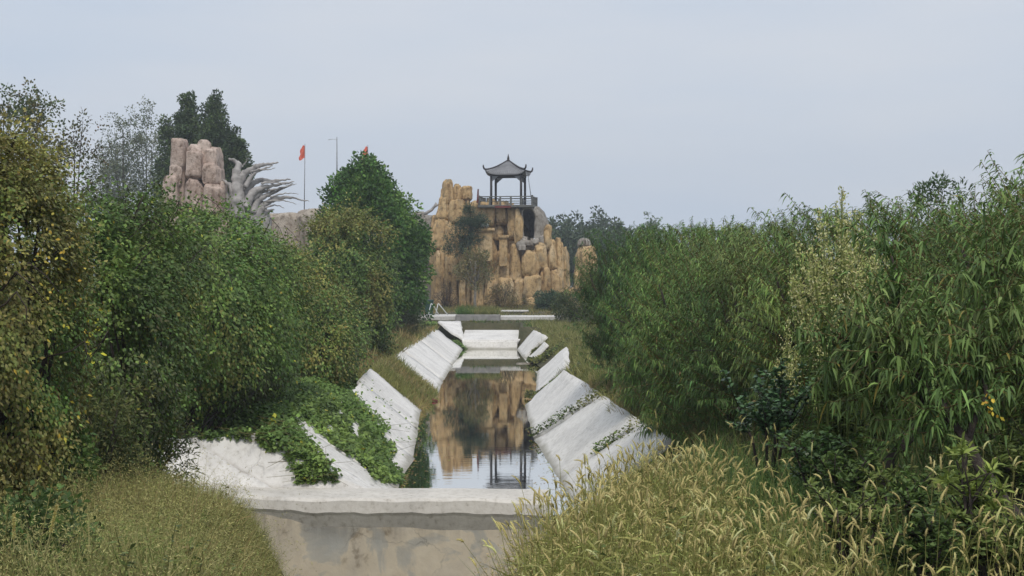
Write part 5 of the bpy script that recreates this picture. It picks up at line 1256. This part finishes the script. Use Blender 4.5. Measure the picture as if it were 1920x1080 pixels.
# ------------------------------------------------------------------ thin haze in the air
hz = MB(); hz.box(-300, 300, -30, 420, -4.0, 40)
m, t, p, o = mat_new('haze_air'); t.nodes.remove(p)
vp = t.nodes.new('ShaderNodeVolumePrincipled'); vp.inputs['Color'].default_value = (.86, .92, 1.0, 1); vp.inputs['Density'].default_value = .0008; vp.inputs['Anisotropy'].default_value = .2
t.links.new(vp.outputs[0], o.inputs['Volume'])
tag(hz.build('haze', m), 'thin pale haze in the air', kind='stuff')

# ------------------------------------------------------------------ tangle in the near right corner
def corner(label, px, Y, topp, r, cols, seed, n, L, W, mat=LEAF, star=False):
    x = ax(px, Y); g = gz(x, Y); return leafy_shrub('leafy_weed', label, (x, Y, g), az(topp, Y) - g, r, cols, n, L, W, seed, mat=mat, group='leafy weeds in the near right corner', star=star)
GA = [(.05, .085, .03), (.065, .105, .035), (.04, .07, .028)]; GB = [(.085, .12, .04), (.07, .105, .035), (.10, .13, .045)]
corner('dark leafy weed right behind the thick of the foxtails', 1600, 9.6, 850, .36, GA, 21, 30, .06, .020)
corner('grey green weed under the slanting dark limb', 1690, 9.0, 905, .34, GB, 22, 30, .065, .016)
corner('leafy weed between the slanting limb and the light green sapling', 1755, 8.4, 900, .30, GA, 23, 30, .06, .020)
corner('tall leafy weed at the right edge above the sapling', 1900, 9.6, 830, .34, GB, 24, 34, .075, .020)
corner('low weed in the bottom right corner', 1880, 7.3, 980, .26, GB, 25, 34, .06, .016)
corner('low dark weed at the bottom, left of the sapling', 1720, 7.4, 985, .30, GA, 26, 34, .055, .018)
corner('spindly weed among the foxtails left of the sapling', 1590, 7.6, 940, .24, GB, 27, 26, .06, .014)
nt_ = bpy.data.objects['peach_tree']; bpy.context.view_layer.update(); inv_ = nt_.matrix_world.inverted()
for pts, r in (([(1925, 985, 8.6), (1865, 915, 8.8), (1815, 830, 9.0), (1770, 760, 9.2), (1700, 680, 9.4), (1640, 618, 9.5)], (.055, .012)), ([(1660, 900, 9.9), (1672, 860, 9.9), (1720, 790, 10.0), (1728, 700, 10.1), (1690, 600, 10.2), (1672, 480, 10.3)], (.050, .010)),
               ([(1815, 830, 9.0), (1850, 740, 9.2), (1835, 640, 9.4), (1870, 520, 9.6)], (.030, .008)), ([(1720, 790, 10.0), (1640, 740, 10.0), (1590, 640, 10.1)], (.024, .007)), ([(1920, 980, 8.7), (1905, 1040, 8.7), (1890, 1120, 8.7)], (.05, .06)), ([(1660, 900, 9.9), (1650, 960, 9.9), (1655, 1040, 9.9)], (.05, .06))):
    P_ = [at(*q) for q in pts]; n_ = len(P_); m1 = MB(); P_ = [P_[0]] + [q_ for a_, b_ in zip(P_, P_[1:]) for q_ in (a_.lerp(b_, .5) + Vector((rs.normal()*.03, rs.normal()*.05, rs.normal()*.03)), b_)]; n_ = len(P_)
    m1.tube(P_, [.85*(r[0] + (r[1]-r[0])*k/(n_-1))*rs.uniform(.85, 1.15) for k in range(n_)], 7)
    lv = Leaves(); q0 = np.array([tuple(P_[i]) for i in rs.randint(n_//2, n_, 70)]) + rs.normal(size=(70, 3))*.05; dd = norm(rs.normal(size=(70, 3)) + np.array([0, -.3, .5])); q1 = q0 + dd*rs.uniform(.2, .55, (70, 1))
    lv.tubes(q0, q1, .005, .002, (.09, .07, .04))
    for k in range(26):
        f = rs.uniform(.05, 1, (70, 1)); D = rs.normal(size=(70, 3)) + dd*.4; T = np.where(rs.uniform(size=(70, 1)) < .02, np.array([.17, .15, .05]), pick(PG, q0, 3)*np.exp(rs.normal(0, .28, (70, 1))))
        lv.add(q0 + (q1-q0)*f, D, rs.uniform(.06, .11, 70), rs.uniform(.014, .022, 70), T, 3, rs.uniform(.3, 1.2, 70), np.tile([0, 0, 1.], (70, 1)), prof=[.35, 1, .8, .06])
    if pts[0][1] > pts[-1][1]:
        o = lv.build('leaves', LEAF); o.data.transform(inv_); o.parent = nt_
    o = m1.build('branch', BARK); o.data.transform(inv_); o.parent = nt_
# leaves and scum drifting on the water
n = 1300; Y = 27 + 45*rs.uniform(0, 1, n)**1.4; e_ = rs.uniform(0, 1, n)**4.5; X = np.where(rs.uniform(size=n) < .6, wl(Y) + .05 + e_*1.0, wr(Y) - .05 - e_*.8)
lv = Leaves(); D = rs.normal(size=(n, 3)); D[:, 2] = 0; lv.add(np.stack([X + 1, Y - 40, 0*X + .006], 1), D, .07*rs.uniform(.5, 1.4, n), .04, jit((.16, .13, .05), n, .4, .2), 1, 0, np.tile([0, 0, 60.], (n, 1)))
o = lv.build('floating_leaves', LEAF); o.location = (-1, 40, 0); tag(o, 'fallen leaves drifting along the canal edges', kind='stuff')

# broad leaved weeds scattered through the near grass, and a dry bush on the right bank crest
def rosettes(label, X, Y, L, cols, hgt):
    m = len(X); P = np.stack([X, Y, ground_z(X, Y)], 1); base = P.mean(0); lv = Leaves(); H = hgt*rs.uniform(.4, 1.1, m); top = P + np.stack([rs.normal(0, .08, m), rs.normal(0, .08, m), H], 1)
    lv.tubes(P - base, top - base, .005, .003, (.09, .10, .04)); c = np.asarray(cols)[rs.randint(0, len(cols), m)]
    for k in range(16):
        f = rs.uniform(.25, 1.02, (m, 1)); D = rs.normal(size=(m, 3)); D[:, 2] = .35
        lv.add(P + (top - P)*f - base, D, L*rs.uniform(.6, 1.2, m), L*.42, np.clip(c*np.exp(rs.normal(0, .2, (m, 1))), .01, .6), 2, rs.uniform(.1, .5, m), np.tile([0, 0, 1.], (m, 1)), prof=[.3, 1, .1])
    o = lv.build('weeds', LEAF); o.location = base; o['kind'] = 'stuff'; o['label'] = label
X, Y = scatter(420, -5, -1.2, 7, 19, lambda X, Y: (X < -.185*Y) & (noise(np.stack([X, Y, X*0], 1), 1.0, 2) > -.1))
rosettes('broad leaved weeds scattered through the near left grass', X, Y, .06, [(.08, .11, .04), (.10, .12, .045), (.06, .085, .035), (.13, .11, .05)], .55)
X, Y = scatter(260, .4, 3.6, 6.6, 13, lambda X, Y: (X > .12*Y - .6) & (noise(np.stack([X, Y, X*0], 1), 1.0, 4) > .0))
rosettes('broad leaved weeds scattered among the foxtails', X, Y, .055, [(.08, .115, .04), (.11, .13, .05), (.06, .085, .035)], .55)
x_ = ax(1195, 33); bush('dry_bush', 'dry brownish bush on the crest of the right slabs, under the peach row', (x_, 33, gz(x_, 33)), .55, .6, .75, [(.12, .11, .06), (.10, .11, .05), (.14, .12, .07)], 60, 60, .07, .02, .16, 131, seg=2, curl=.3)
x_ = ax(1290, 27.5); bush('dark_bush', 'dark green low bush filling the foot of the peach row above the dry grass', (x_, 27.5, gz(x_, 27.5)), .8, .7, .8, [(.05, .085, .035), (.06, .10, .038)], 70, 60, .08, .03, .18, 132, seg=2, curl=.3)
